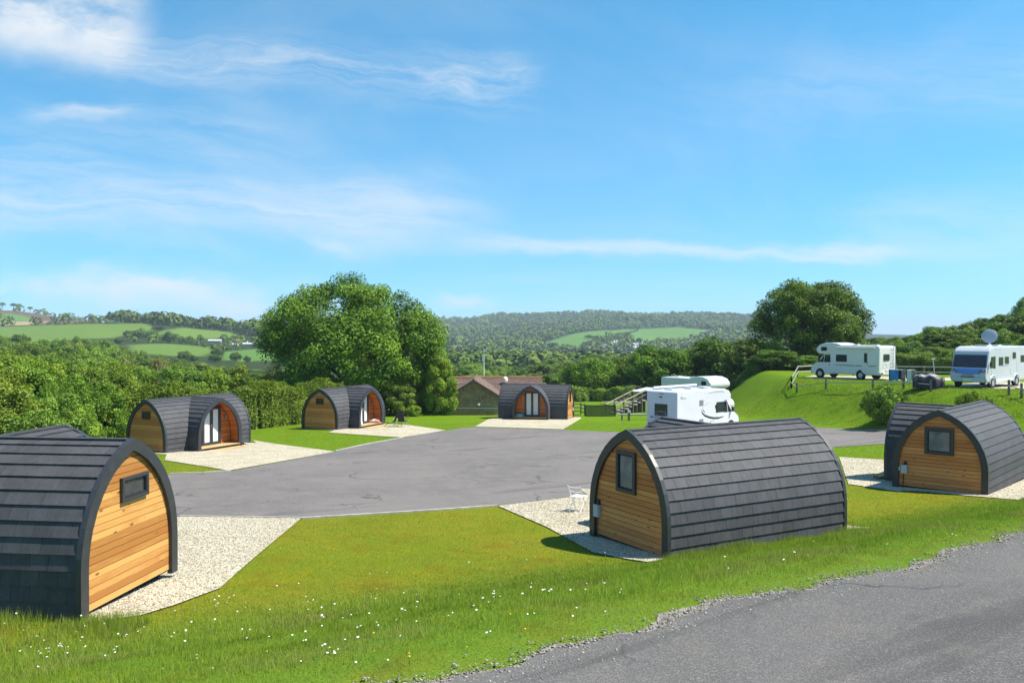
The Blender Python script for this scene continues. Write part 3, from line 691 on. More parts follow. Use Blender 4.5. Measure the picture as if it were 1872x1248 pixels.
# ------------------------------------------------------------------ vegetation
def leaf_mat(name, dark, light, trans=0.24, hue=0.02):
    m, t, b = new_mat(name)
    tint = t.node('ShaderNodeAttribute', attribute_name='tint').outputs['Fac']
    rnd_ = t.node('ShaderNodeObjectInfo').outputs['Random']
    c = t.mix(tint, dark, light)
    h = t.node('ShaderNodeHueSaturation'); t.put(h.inputs['Color'], c)
    t.put(h.inputs['Hue'], t.m('ADD', 0.5 - hue / 2, t.m('MULTIPLY', rnd_, hue)))
    t.put(h.inputs['Value'], t.m('ADD', 0.82, t.m('MULTIPLY', t.m('FRACT', t.m('MULTIPLY', rnd_, 7.31)), 0.36)))
    t.put(b.inputs['Base Color'], h.outputs[0]); b.inputs['Roughness'].default_value = 0.5; b.inputs['Specular IOR Level'].default_value = 0.12
    tr = t.node('ShaderNodeBsdfTranslucent'); t.put(tr.inputs['Color'], t.mix(1.0, h.outputs[0], (1.15, 1.25, 0.5), 'MULTIPLY'))
    mx = t.node('ShaderNodeMixShader'); mx.inputs[0].default_value = trans
    t.l.new(b.outputs[0], mx.inputs[1]); t.l.new(tr.outputs[0], mx.inputs[2])
    t.l.new(mx.outputs[0], m.node_tree.nodes['Material Output'].inputs[0])
    return m
m_oak = leaf_mat('oak_leaves', (0.055, 0.112, 0.011), (0.200, 0.315, 0.028))
m_leaf = leaf_mat('broad_leaves', (0.070, 0.128, 0.018), (0.220, 0.320, 0.042), hue=0.035)
m_leafd = leaf_mat('dark_leaves', (0.060, 0.112, 0.017), (0.205, 0.310, 0.042), hue=0.03)
m_haw = leaf_mat('hedge_leaves', (0.085, 0.155, 0.016), (0.245, 0.350, 0.038), hue=0.03)
m_lime = leaf_mat('yellow_green_leaves', (0.130, 0.210, 0.016), (0.250, 0.350, 0.030), hue=0.02)
m_brown = leaf_mat('budding_brown_leaves', (0.13, 0.115, 0.05), (0.22, 0.21, 0.085), hue=0.02)
m_bark = pmat('bark', (0.055, 0.042, 0.030), 0.9, 0.3, 6, bump=0.6, bscale=25, dist=0.03)
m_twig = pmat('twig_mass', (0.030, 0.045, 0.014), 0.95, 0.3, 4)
def leaf_quads(rg, pos, nrm, size, asp=0.6):
    n = len(pos); t = rg.normal(size=(n, 3)); t -= nrm * (t * nrm).sum(1, keepdims=True); t /= np.linalg.norm(t, axis=1, keepdims=True) + 1e-9
    bt = np.cross(nrm, t); L = (size * rg.uniform(0.65, 1.35, n))[:, None]
    v = np.stack([pos - t * L * .5, pos + bt * L * .5 * asp + nrm * L * 0.10, pos + t * L * .5, pos - bt * L * .5 * asp + nrm * L * 0.10], 1).reshape(-1, 3)
    return v, np.arange(4 * n).reshape(n, 4)
def lump(d, seed):
    """smooth random radius factor over directions d (N,3)"""
    rg = np.random.default_rng(seed); k = np.zeros(len(d))
    for i in range(9):
        a = rg.normal(size=3); a /= np.linalg.norm(a); k += np.exp((d @ a - 1) * rg.uniform(4, 9)) * rg.uniform(-0.7, 1.0)
    return k
def crown_mesh(name, seed, rx, rz, zc, nc, nl, ls, lum=0.22, zmin=-0.75, puff=0.26, inner=0.3, shape=None):
    rg = np.random.default_rng(seed)
    d = rg.normal(size=(nc * 4, 3)); d /= np.linalg.norm(d, axis=1, keepdims=True); d = d[d[:, 2] > zmin][:nc]; n = len(d)
    fac = np.where(rg.random(n) < inner, rg.uniform(0.3, 0.75, n), rg.uniform(0.80, 1.0, n)) * (1 + lum * lump(d, seed + 7))
    if shape is not None: fac = fac * shape(d)
    c = d * fac[:, None] * np.array([rx, rx, rz]); c[:, 2] += zc
    rc = puff * rx * rg.uniform(0.6, 1.25, n); ct = rg.normal(0.42, 0.24, n)
    per = np.maximum(4, (nl * rc ** 2 / (rc ** 2).sum())).astype(int)
    idx = np.repeat(np.arange(n), per); N = len(idx)
    q = rg.normal(size=(N, 3)); q /= np.linalg.norm(q, axis=1, keepdims=True)
    q[:, 2] = np.where((q[:, 2] < -0.3) & (rg.random(N) < 0.5), -q[:, 2], q[:, 2])
    rad = rg.random(N) ** 0.38
    pos = c[idx] + q * (rad * rc[idx])[:, None] * np.array([1, 1, 0.92])
    nrm = q * 0.75 + d[idx] * 0.25 + rg.normal(size=(N, 3)) * 0.55 + np.array([0.12, 0, 0.30]); nrm /= np.linalg.norm(nrm, axis=1, keepdims=True)
    keep = pos[:, 2] > 0.05; pos, nrm, idx = pos[keep], nrm[keep], idx[keep]; N = len(pos)
    v, f = leaf_quads(rg, pos, nrm, ls)
    tint = np.clip(ct[idx] + rg.normal(0, 0.20, N), 0, 1)
    return np_mesh(name, v, 4, f, {'tint': ('FLOAT', np.repeat(tint, 4))}), c
def trunk_mesh(name, seed, h, r, centres, nb=9):
    rg = random.Random(seed); mb = MB()
    top = h * 0.78; pts = [(rg.uniform(-.1, .1) * i * r, rg.uniform(-.1, .1) * i * r, top * i / 5) for i in range(6)]
    mb.tube([(0, 0, -0.3)] + pts, [r * 1.45, r * 1.15] + [r * (1 - 0.16 * i) for i in range(1, 6)], 8)
    for k in range(nb):
        c = centres[rg.randrange(len(centres))]; z0 = rg.uniform(0.25, 0.75) * top
        if c[2] < z0 * 0.8: continue
        a = Vector((0, 0, z0)); b_ = Vector(c); mid = a.lerp(b_, 0.5) + Vector((0, 0, 0.06 * h))
        mb.tube([a, mid, b_], [r * 0.45, r * 0.26, r * 0.07], 5)
    return mb.mesh(name, True)
PROTO = {}; PRX = {}
def proto(key, seed, rx, rz, zc, h, tr, nc, nl, ls, lum=0.22, zmin=-0.75, puff=0.26, shape=None, nb=9, inner=0.3):
    cm, cs = crown_mesh('crown_' + key, seed, rx, rz, zc, nc, nl, ls, lum, zmin, puff, inner, shape)
    co = np.empty(len(cm.vertices) * 3, np.float32); cm.vertices.foreach_get('co', co); co = co.reshape(-1, 3)
    h = float(np.percentile(co[:, 2], 99.7)); PRX[key] = float(np.percentile(np.abs(co[:, 0]), 99.3))
    PROTO[key] = (cm, trunk_mesh('trunk_' + key, seed, zc + rz * 0.4, tr, cs, nb), h)
proto('oak', 11, 8.1, 5.6, 6.3, 12.2, 0.55, 340, 110000, 0.25, 0.11, -0.97, 0.165, nb=16, inner=0.30)
proto('syc', 29, 5.9, 6.3, 6.9, 13.5, 0.45, 260, 80000, 0.27, 0.24, -0.9, 0.23, shape=lambda d: 1.12 - 0.30 * np.clip(d[:, 2], -1, 1), nb=14)
proto('round', 3, 3.6, 3.3, 4.3, 8.0, 0.22, 110, 22000, 0.30, 0.24, -0.98)
proto('tall', 8, 2.9, 4.2, 5.2, 9.8, 0.22, 110, 22000, 0.30, 0.30, -0.95)
proto('wide', 21, 4.6, 3.0, 3.7, 7.0, 0.26, 120, 24000, 0.32, 0.28, -0.98)
proto('loose', 34, 3.3, 3.6, 4.6, 8.6, 0.20, 80, 17000, 0.30, 0.32, -0.95, 0.30)
proto('shrub', 41, 1.75, 1.9, 1.75, 3.8, 0.07, 90, 21000, 0.145, 0.32, -1.0, 0.32)
proto('bush', 47, 1.5, 2.2, 2.0, 4.4, 0.07, 85, 21000, 0.145, 0.38, -1.0, 0.33)
proto('spray', 53, 1.9, 2.4, 2.3, 4.9, 0.08, 95, 23000, 0.15, 0.42, -1.0, 0.30)
proto('twiggy', 58, 2.6, 2.2, 2.6, 5.0, 0.10, 60, 6500, 0.16, 0.35, -0.9, 0.28, nb=26)
proto('clipped', 61, 1.05, 0.72, 0.68, 1.65, 0.06, 90, 11000, 0.10, 0.06, -0.95, 0.26, nb=8, shape=lambda d: 1.0 + 0.22 * (1 - np.abs(d[:, 2])) * (d[:, 2] > -0.3) - 0.08 * (d[:, 2] < -0.3))
proto('pine', 66, 3.4, 2.0, 7.6, 10.6, 0.30, 40, 2500, 0.6, 0.25, -0.5, 0.34)
def tree(name, key, mat, base, height, label, cat, group=None, width=1.0, rz=None):
    cm, tm, h = PROTO[key]; k = height / h
    r = empty(name, base, random.Random(str(base)).uniform(0, 6.28) if rz is None else rz, label, cat, group)
    r.scale = (k * width, k * width, k)
    if not cm.materials: cm.materials.append(None)
    c = bpy.data.objects.new('crown', cm); COL.objects.link(c); c.parent = r; c.material_slots[0].link = 'OBJECT'; c.material_slots[0].material = mat
    if not tm.materials: tm.materials.append(m_bark)
    t_ = bpy.data.objects.new('trunk', tm); COL.objects.link(t_); t_.parent = r
    return r
def tree_px(name, key, mat, px, depth, topy, label, cat, group=None, wpx=None):
    b_ = on(px, depth); h = CZ + (HOR - topy) / F * depth - b_.z
    w = 1.0
    if wpx:
        cm, tm, hh = PROTO[key]; k = h / hh
        rx = PRX[key]
        w = (wpx / 2 / F * depth) / (rx * k)
    return tree(name, key, mat, b_, h, label, cat, group, w)
tree_px('oak_tree', 'oak', m_oak, 655, 79, 513, 'huge spreading oak behind the pod with camping chairs', 'tree', wpx=306)
tree_px('broadleaf_tree', 'syc', m_oak, 1484, 99, 516, 'tall dome shaped tree behind the motorhome with over-cab berth', 'tree', wpx=205)
# bright evergreen shrubs at the foot of the oak
for key, m_, px, d, ty, w, lab in (('bush', m_lime, 806, 76.5, 652, 64, 'tall yellow green shrub at the right foot of the oak'),
        ('shrub', m_haw, 775, 78.5, 668, 70, 'green shrub tucked between the oak and the tall yellow green shrub'),
        ('shrub', m_lime, 757, 73.5, 741, 26, 'small bright bush on the lawn edge under the oak'),
        ('spray', m_leafd, 728, 75, 700, 70, 'dark shrub in the shade under the right of the oak'),
        ('spray', m_leafd, 590, 74, 690, 90, 'dark shrub in the shade behind the pod roof under the oak'),
        ('bush', m_leafd, 660, 76, 700, 80, 'dark shrub directly below the middle of the oak crown')):
    tree_px('shrub', key, m_, px, d, ty, lab, 'shrub', None, w)
# wild thicket on the left
G1 = 'hawthorns of the left thicket'
rg = random.Random(3)
for i, (px, d, ty, w) in enumerate(((-60, 34, 690, 150), (15, 33, 712, 120), (-15, 43, 662, 130), (95, 36, 722, 120), (55, 45, 668, 120), (120, 44, 690, 105), (160, 53, 668, 95), (185, 48, 702, 80), (60, 30, 752, 120), (140, 37, 742, 90), (225, 58, 672, 85), (-40, 54, 648, 120), (25, 58, 646, 110), (110, 60, 652, 100), (195, 64, 664, 90), (80, 54, 660, 100), (-5, 36, 735, 110))):
    key = ('spray', 'bush', 'shrub')[i % 3]; m_ = (m_haw, m_leaf, m_haw, m_leafd, m_haw)[i % 5]
    tree_px('hawthorn', key, m_, px, d, ty, 'bushy green hawthorn in the wild thicket behind the two left pods', 'shrub', G1, w)
tree_px('budding_shrub', 'twiggy', m_brown, 285, 72, 656, 'pale brown twiggy shrub rising behind the left hedge', 'shrub', None, 130)
tree_px('budding_shrub', 'twiggy', m_brown, 506, 84, 662, 'thin brownish shrub between the left hedge and the oak', 'shrub', None, 60)
for i, (px, d, ty, w) in enumerate(((330, 66, 668, 90), (385, 68, 676, 80), (430, 70, 668, 80), (470, 76, 690, 70), (250, 68, 668, 80), (540, 76, 690, 70))):
    tree_px('hedge_tree', ('spray', 'shrub', 'bush')[i % 3], (m_leafd, m_haw, m_leaf)[i % 3], px, d, ty, ('second', 'fourth', 'fifth', 'third from the oak among', 'leftmost', 'nearest the oak among')[i] + ' small leafy tree growing up behind the long left hedge', 'tree', 'small trees behind the left hedge', w)
# clipped hedge from the left pod to the oak
def hedge(name, pts, w, h, n, ls, mat, label, seed, hv=0.12):
    r_ = np.random.default_rng(seed); P = [Vector((p[0], p[1], tz(p[0], p[1]))) for p in pts]; root = empty(name, P[0], 0, label, 'hedge')
    seg = [(P[i + 1] - P[i]).length for i in range(len(P) - 1)]; tot = sum(seg); pos = []; nr = []
    def pt(s):
        for i, L in enumerate(seg):
            if s <= L or i == len(seg) - 1: return P[i].lerp(P[i + 1], min(s / L, 1.0)), (P[i + 1] - P[i]).normalized()
            s -= L
    ss = r_.random(n) * tot; k = r_.random(n)
    for s, q in zip(ss, k):
        c, d = pt(s); sd = Vector((d.y, -d.x, 0)); bul = 1 + hv * math.sin(s * 1.7) + hv * 0.8 * math.sin(s * 0.63 + 2) + hv * 0.6 * math.sin(s * 4.1)
        if q < 0.52: zz = r_.random() ** 0.8 * h * (0.95 + 0.12 * math.sin(s * 0.8 + 1) + 0.08 * math.sin(s * 2.9)); o = sd * (w / 2 * bul * (0.85 + 0.15 * math.sin(zz * 2.5)) + r_.normal() * 0.09); nn = sd * 0.8 + Vector((0, 0, 0.35))
        elif q < 0.66: zz = r_.random() * h * 0.95; o = sd * -(w / 2 * bul + r_.normal() * 0.08); nn = -sd
        else: zz = h * (0.95 + 0.12 * math.sin(s * 0.8 + 1) + 0.08 * math.sin(s * 2.9)) + abs(r_.normal()) * 0.13; o = sd * (r_.uniform(-1, 1) * w / 2 * bul); nn = Vector((0, 0, 1))
        p = c + o + Vector((0, 0, max(zz, 0.04))) - P[0]; pos.append(p); nr.append(nn)
    pos = np.array(pos); nr = np.array(nr) + r_.normal(size=(n, 3)) * 0.5; nr /= np.linalg.norm(nr, axis=1, keepdims=True)
    v, f = leaf_quads(r_, pos, nr, ls)
    cl = np.clip(0.45 + 0.2 * np.sin(pos[:, 0] * 2.1 + pos[:, 2] * 3) + r_.normal(0, 0.2, n), 0, 1)
    link('foliage', np_mesh('foliage', v, 4, f, {'tint': ('FLOAT', np.repeat(cl, 4))}), mat, root)
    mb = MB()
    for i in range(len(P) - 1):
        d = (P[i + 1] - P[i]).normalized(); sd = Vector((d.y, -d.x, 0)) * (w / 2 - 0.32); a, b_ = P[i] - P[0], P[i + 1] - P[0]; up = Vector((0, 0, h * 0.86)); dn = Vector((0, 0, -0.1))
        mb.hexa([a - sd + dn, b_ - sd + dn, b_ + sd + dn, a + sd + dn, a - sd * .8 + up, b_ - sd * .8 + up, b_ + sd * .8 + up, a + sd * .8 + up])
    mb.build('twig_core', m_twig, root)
    return root
def wp(*pts): return [tuple(on(a, d))[:2] for a, d in pts]
hedge('hedge', wp((60, 47), (150, 49.5), (235, 52), (350, 55), (460, 58.5), (560, 66), (610, 70)), 1.7, 2.75, 75000, 0.13, m_haw, 'long leafy hedge running behind the two middle-left pods', 5)
hedge('hedge', wp((1335, 97), (1372, 95), (1398, 93)), 1.6, 1.15, 5000, 0.16, m_leaf, 'low clipped hedge behind the parked motorhome cab', 6, 0.05)
hedge('hedge', wp((1040, 112), (1090, 114), (1160, 112)), 2.2, 1.6, 7000, 0.2, m_leaf, 'rough hedge at the far end of the lawn behind the timber steps', 9, 0.25)
hedge('hedge', wp((1636, 84), (1690, 82), (1745, 80), (1850, 78)), 2.0, 1.5, 14000, 0.16, m_leafd, 'dark hedge behind the terrace fence between the two motorhomes', 8, 0.2)
# clipped round bushes on the grass bank
tree_px('topiary_bush', 'clipped', m_haw, 1618, 56.2, 707, 'rounded clipped bush on the grass bank below the laundry', 'bush', None, 84)
tree_px('topiary_bush', 'clipped', m_haw, 1778, 51, 718, 'low clipped bush behind the ridge of the right-hand pod', 'bush', None, 62)
tree_px('topiary_bush', 'clipped', m_haw, 1806, 50, 728, 'smallest clipped bush at the end of the right-hand pod ridge', 'bush', None, 36)
# woods at mid distance, each tree on its own
def wood(name, items, label, group, mats, keys):
    for i, (px, d, ty, w) in enumerate(items):
        tree_px(name, keys[i % len(keys)], mats[(i * 2 + i // 3) % len(mats)], px, d, ty, label, 'tree', group, w)
rg = random.Random(14); L = []
tops = lambda x: np.interp(x, [-120, 0, 90, 180, 250, 320, 400, 470, 560], [616, 617, 613, 622, 640, 652, 664, 668, 676])
for d, off, step in ((300, 0, 34), (235, 8, 40), (180, 18, 48), (135, 30, 58), (100, 38, 74)):
    x = -150 + rg.uniform(0, 20)
    while x < 520:
        L.append((x, d * rg.uniform(0.92, 1.08), float(tops(x)) + off + rg.uniform(-4, 8), step * rg.uniform(1.25, 1.75))); x += step * rg.uniform(0.8, 1.2)
wood('woodland_tree', L, 'leafy tree in the wood filling the valley beyond the left thicket', 'trees of the left valley wood', [m_haw, m_leaf, m_leafd, m_haw, m_leaf, m_haw], ['wide', 'round', 'loose', 'tall'])
rg = random.Random(22); L = []
tops = lambda x: np.interp(x, [780, 850, 930, 1000, 1040, 1150, 1250, 1400], [668, 662, 672, 664, 662, 654, 650, 640])
for d, off, step in ((330, -6, 30), (240, 2, 40), (175, 12, 50), (135, 24, 60)):
    x = 770 + rg.uniform(0, 20)
    while x < 1420:
        L.append((x, d * rg.uniform(0.93, 1.07), float(tops(x)) + off + rg.uniform(-4, 6), step * rg.uniform(1.3, 1.8))); x += step * rg.uniform(0.8, 1.2)
wood('valley_tree', L, 'leafy tree in the belt of woodland below the far hillside', 'trees of the middle valley belt', [m_leaf, m_haw, m_leafd, m_leaf], ['wide', 'round', 'tall', 'loose'])
for (px, d, ty, w, k, m_, lab) in ((1086, 122, 657, 122, 'wide', m_oak, 'dark rounded tree right of the farthest pod roof'), (1205, 118, 634, 132, 'round', m_oak, 'dense round tree directly above the parked motorhome roof'),
        (1310, 118, 620, 155, 'round', m_oak, 'broad dark tree right of the dense round tree above the motorhome'), (1368, 108, 622, 100, 'tall', m_leafd, 'dark tree beside the left foot of the dome shaped tree'),
        (1140, 126, 652, 60, 'loose', m_leaf, 'thin pale tree between the two dark round trees behind the lawn'), (1388, 97, 666, 46, 'bush', m_lime, 'small yellow topped shrub at the foot of the dome shaped tree'),
        (1420, 93, 640, 100, 'spray', m_leafd, 'dark undergrowth bush below the dome shaped tree'), (1530, 96, 630, 120, 'spray', m_leafd, 'leafy bush behind the over-cab of the far motorhome'),
        (1470, 92, 650, 90, 'bush', m_leaf, 'lighter bush left of the far motorhome bonnet'), (1262, 104, 690, 70, 'spray', m_leafd, 'dark bush behind the parked motorhome roof')):
    tree_px('broadleaf_tree', k, m_, px, d, ty, lab, 'tree', None, w)
rg = random.Random(31); L = []
tops = lambda x: np.interp(x, [1580, 1640, 1690, 1740, 1800, 1850, 1872, 1950, 2100], [618, 617, 604, 588, 582, 568, 545, 540, 535])
for d, off, step in ((150, 0, 46), (122, 14, 56), (100, 32, 62), (88, 56, 60)):
    x = 1590 + rg.uniform(0, 16)
    while x < 2080:
        L.append((x, d * rg.uniform(0.95, 1.05), float(tops(x)) + off + rg.uniform(-3, 7), step * rg.uniform(1.3, 1.7))); x += step * rg.uniform(0.8, 1.15)
wood('terrace_tree', L, 'leafy tree in the wood rising behind the terrace motorhomes', 'trees of the right-hand wood', [m_leafd, m_leaf, m_oak, m_leafd, m_leaf], ['round', 'wide', 'tall', 'loose'])
# hedgerow trees standing in the far fields
for (px, by, ty, w) in ((235, 617, 604, 20), (255, 617, 603, 24), (274, 616, 606, 20), (310, 627, 606, 30), (347, 625, 614, 14), (337, 660, 642, 26), (354, 660, 649, 20), (398, 652, 636, 24), (431, 660, 644, 24), (452, 662, 650, 14), (393, 661, 647, 26), (218, 628, 616, 20), (414, 640, 632, 18), (470, 636, 626, 18), (290, 602, 595, 24), (1128, 622, 612, 12), (1078, 618, 612, 20), (1150, 622, 616, 18), (1010, 634, 626, 24), (985, 640, 630, 26)):
    g = gp(px, by, 250); d = g.y; h = (by - ty) / F * d
    tree('field_tree', 'round', m_leafd, g, h, 'round dark tree standing among the distant fields', 'tree', 'trees standing in the far fields', (w / 2 / F * d) / (PRX['round'] * h / PROTO['round'][2]))
for (px, by, ty) in ((4, 569, 554), (25, 567, 553), (35, 569, 555), (55, 572, 561), (66, 575, 567)):
    g = gp(px, by, 1000); d = 1390.0; g = on(px, d); h = (by - ty) / F * d
    tree('pine_tree', 'pine', m_leafd, g, h, 'flat topped pine on the skyline of the heath hill', 'tree', 'pines along the heath hill skyline')
# far woodland: one mass of crowns over the hills
r_ = np.random.default_rng(77)
def ico(sub):
    bm = bmesh.new(); bmesh.ops.create_icosphere(bm, subdivisions=sub, radius=1.0)
    v = np.array([q.co[:] for q in bm.verts]); f = np.array([[x.index for x in q.verts] for q in bm.faces]); bm.free(); return v, f
iv, jf = ico(2)
pxb = np.arange(-140, 1560, 10.0); db = np.geomspace(380, 3000, 170)
EL = np.stack([(terr((p - 936) / F * db, db) - CZ) / db for p in pxb])
RM = np.maximum.accumulate(EL, 1)
N = 26000
sp = r_.uniform(-130, 1540, N); sd_ = np.exp(r_.uniform(math.log(400), math.log(2750), N))
x = (sp - 936) / F * sd_; y = sd_; z = terr(x, y)
hgt = r_.uniform(6, 11, N) * np.where(sp < 520, 1.15, 1.0)
bi = np.clip(((sp + 140) / 10).astype(int), 0, len(pxb) - 1); di = np.clip(np.searchsorted(db, sd_ * 0.97) - 1, 0, len(db) - 1)
vis = (z + hgt - CZ) / sd_ > RM[bi, di] - 0.0005
ok = vis.copy()
for c_, P in FPOLY: ok &= poly_dist(x, y, P) > 4
ty_ = HOR - (z + hgt - CZ) / sd_ * F; lim = np.interp(sp, [-130, 0, 180, 230, 300, 390, 400, 520, 525], [628, 627, 619, 650, 655, 660, 662, 664, 0])
ok &= ~((sp < 522) & (sd_ < 560) & (ty_ < lim)); ok &= ~((sp < 522) & (sd_ >= 560) & (sd_ < 735) & (r_.random(N) > 0.25)); hgt = np.where((sp < 522) & (sd_ >= 560) & (sd_ < 735), hgt * 0.45, hgt)
heath = (sd_ > 735) & (sp < 228); ok &= ~(heath & (r_.random(N) > 0.06))
park = (sp > 1085) & (sp < 1190) & (sd_ > 960) & (sd_ < 1180); ok &= ~(park & (r_.random(N) > 0.5))
hgt = np.where((sp > 950) & (sp < 1260) & (sd_ > 560) & (sd_ < 980), hgt * 0.55, hgt)
x, y, z, hgt, sd_ = x[ok], y[ok], z[ok], hgt[ok], sd_[ok]
# hedgerows between the fields
for pts in ([(-200, 599), (0, 597.5), (120, 593.5), (262, 591.5)], [(1060, 636), (1108, 618), (1140, 611), (1165, 605)], [(232, 612), (330, 621), (395, 640), (500, 641)], [(1000, 644), (1062, 649), (1100, 651)]):
    W_ = [gp(a, b_, 250) for a, b_ in pts]
    for a, b_ in zip(W_[:-1], W_[1:]):
        n = int((b_ - a).length / 4) + 1; tt = np.linspace(0, 1, n); hx = a.x + (b_.x - a.x) * tt; hy = a.y + (b_.y - a.y) * tt
        x = np.concatenate([x, hx]); y = np.concatenate([y, hy]); z = np.concatenate([z, terr(hx, hy)]); hgt = np.concatenate([hgt, r_.uniform(2.2, 4.0, n)]); sd_ = np.concatenate([sd_, hy])
def clumps(sel, per, size):
    """each distant tree: a crown of leaf-clump faces round a rough core"""
    n = len(sel); N_ = n * per; h_ = np.repeat(hgt[sel], per); d = r_.normal(size=(N_, 3)); d /= np.linalg.norm(d, axis=1, keepdims=True); d[:, 2] = np.where(d[:, 2] < -0.45, -d[:, 2], d[:, 2])
    wid = np.repeat(hgt[sel] * r_.uniform(0.48, 0.72, n), per); lob = 1 + 0.22 * np.sin(d[:, 0] * 4 + np.repeat(r_.uniform(0, 6, n), per)) * np.sin(d[:, 1] * 4 + np.repeat(r_.uniform(0, 6, n), per))
    rad = r_.uniform(0.84, 1.02, N_) * lob; p = d * rad[:, None] * np.stack([wid, wid, h_ * 0.56], 1)
    p += np.stack([np.repeat(x[sel], per), np.repeat(y[sel], per), np.repeat(z[sel], per) + h_ * 0.42], 1)
    nr = d + r_.normal(size=(N_, 3)) * 0.22; nr /= np.linalg.norm(nr, axis=1, keepdims=True)
    v, f = leaf_quads(r_, p, nr, 1.0, 0.8)
    c0 = np.repeat(p, 4, 0); v = c0 + (v - c0) * np.repeat(h_ * size, 4)[:, None]
    t_ = np.repeat(np.clip(np.repeat(r_.normal(0.45, 0.22, n), per) + r_.normal(0, 0.16, N_), 0, 1), 4)
    return v, f, t_
allsel = np.arange(len(x)); hed = hgt < 4.5; o_ = np.argsort(sd_); nearw = allsel[(sd_ < 1000)]; midw = allsel[(sd_ >= 1000)]
r_.shuffle(nearw); r_.shuffle(midw)
v1, f1, t1 = clumps(nearw[:3000], 60, 0.31)
v2, f2, t2 = clumps(midw[:6500], 28, 0.46)
FARSTAT = (len(nearw), len(midw))
m_far, t, b = new_mat('far_canopy'); co = t.node('ShaderNodeNewGeometry').outputs['Position']
tint = t.node('ShaderNodeAttribute', attribute_name='tint').outputs['Fac']; nn = t.noise(co, 0.6, 4, 0.7); big = t.noise(co, 0.008, 4)
cc = t.mix(tint, (0.082, 0.138, 0.024), (0.200, 0.275, 0.048)); cc = t.mix(t.rng(big, 0.4, 0.65), cc, t.mix(1.0, cc, (0.7, 0.72, 0.8), 'MULTIPLY'))
cc = t.mix(t.rng(nn, 0.35, 0.7), t.mix(1.0, cc, (0.6, 0.62, 0.6), 'MULTIPLY'), t.mix(1.0, cc, (1.3, 1.3, 1.2), 'MULTIPLY'))
t.put(b.inputs['Base Color'], cc); b.inputs['Roughness'].default_value = 0.9; b.inputs['Specular IOR Level'].default_value = 0.1
t.put(b.inputs['Normal'], t.bump(nn, 0.9, 1.2))
fw = link('far_woodland', np_mesh('far_woodland', np.concatenate([v1, v2]), 4, np.concatenate([f1, f2 + len(v1)]), {'tint': ('FLOAT', np.concatenate([t1, t2]))}), m_far)
tag(fw, 'hazy green woodland covering the distant hillsides and field edges', 'woodland', kind='stuff')
# ------------------------------------------------------------------ motorhomes
m_white = pmat('white_gelcoat', (0.66, 0.67, 0.68), 0.28, 0.03, 1.5, spec=0.5)
m_cream = pmat('cream_gelcoat', (0.66, 0.655, 0.635), 0.32, 0.03, 1.5)
m_silver = pmat('silver_gelcoat', (0.50, 0.52, 0.55), 0.3, 0.04, 1.5)
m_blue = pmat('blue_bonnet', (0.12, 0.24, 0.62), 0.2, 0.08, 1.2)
m_tyre = pmat('tyre', (0.02, 0.02, 0.021), 0.85, 0.2, 20)
m_rim = pmat('wheel_trim', (0.40, 0.41, 0.42), 0.35, 0.1, 9, metal=0.5)
m_arch = pmat('wheel_arch', (0.01, 0.01, 0.011), 0.9)
m_grey = pmat('grey_trim', (0.14, 0.145, 0.15), 0.5)
m_stripe = pmat('charcoal_stripe', (0.05, 0.055, 0.05), 0.4)
m_greenstripe = pmat('green_grey_stripe', (0.12, 0.17, 0.16), 0.4)
m_screen = glass_mat('windscreen', (0.030, 0.022, 0.032), 0, 0.25)
m_lens = glass_mat('headlamp_glass', (0.22, 0.26, 0.34), 0, 0.08)
m_red = pmat('red_lens', (0.45, 0.02, 0.015), 0.3)
m_plate = pmat('number_plate', (0.70, 0.68, 0.55), 0.5, 0.05)
def rrect(cx, cz, w, h, r=0.06, n=3):
    pts = []
    for (sx_, sz_, a0) in ((1, 1, 0), (-1, 1, 90), (-1, -1, 180), (1, -1, 270)):
        for k in range(n + 1):
            a = R(a0 + 90 * k / n); pts.append((cx + sx_ * (w / 2 - r) + r * math.cos(a), cz + sz_ * (h / 2 - r) + r * math.sin(a)))
    return pts
def side_panel(name, mat, par, s, y, cx, cz, w, h, r=0.06, th=0.014, y_in=0.02):
    return MB().prism(rrect(cx, cz, w, h, min(r, w / 2.1, h / 2.1)), s * (y - y_in), s * (y + th), 'y').build(name, mat, par)
def side_window(par, s, y, cx, cz, w, h, r=0.07):
    f = side_panel('window', m_grey, par, s, y, cx, cz, w, h, r, 0.016); side_panel('pane', m_glass, f, s, y, cx, cz, w - 0.07, h - 0.07, r, 0.024); return f
def wheel(par, x, y, r=0.34, w=0.22):
    s = 1 if y > 0 else -1
    MB().lathe([(r + 0.09, y - 0.10 * s), (r + 0.09, y + 0.012 * s)], 20, (x, 0, r + 0.03), 'y').build('wheel_arch', m_arch, par)
    wl = MB().lathe([(r * 0.62, y - s * w), (r * 0.95, y - s * w), (r, y - s * (w - 0.03)), (r, y + s * 0.0), (r * 0.93, y + s * 0.03), (r * 0.64, y + s * 0.03)], 20, (x, 0, r), 'y').build('wheel', m_tyre, par, smooth=False)
    MB().lathe([(r * 0.62, y), (r * 0.60, y + s * 0.036), (r * 0.2, y + s * 0.045), (0.02, y + s * 0.05)], 14, (x, 0, r), 'y').build('rim', m_rim, wl)
def mirror(par, x, y, z):
    s = 1 if y > 0 else -1
    mr = MB().box((x, y + s * 0.14, z), (0.09, 0.17, 0.30)).build('mirror', m_stripe, par, bevel=0.02); MB().tube([(x - 0.03, y - s * 0.03, z - 0.1), (x - 0.02, y + s * 0.09, z - 0.06)], 0.02, 6).build('mirror_arm', m_stripe, mr)
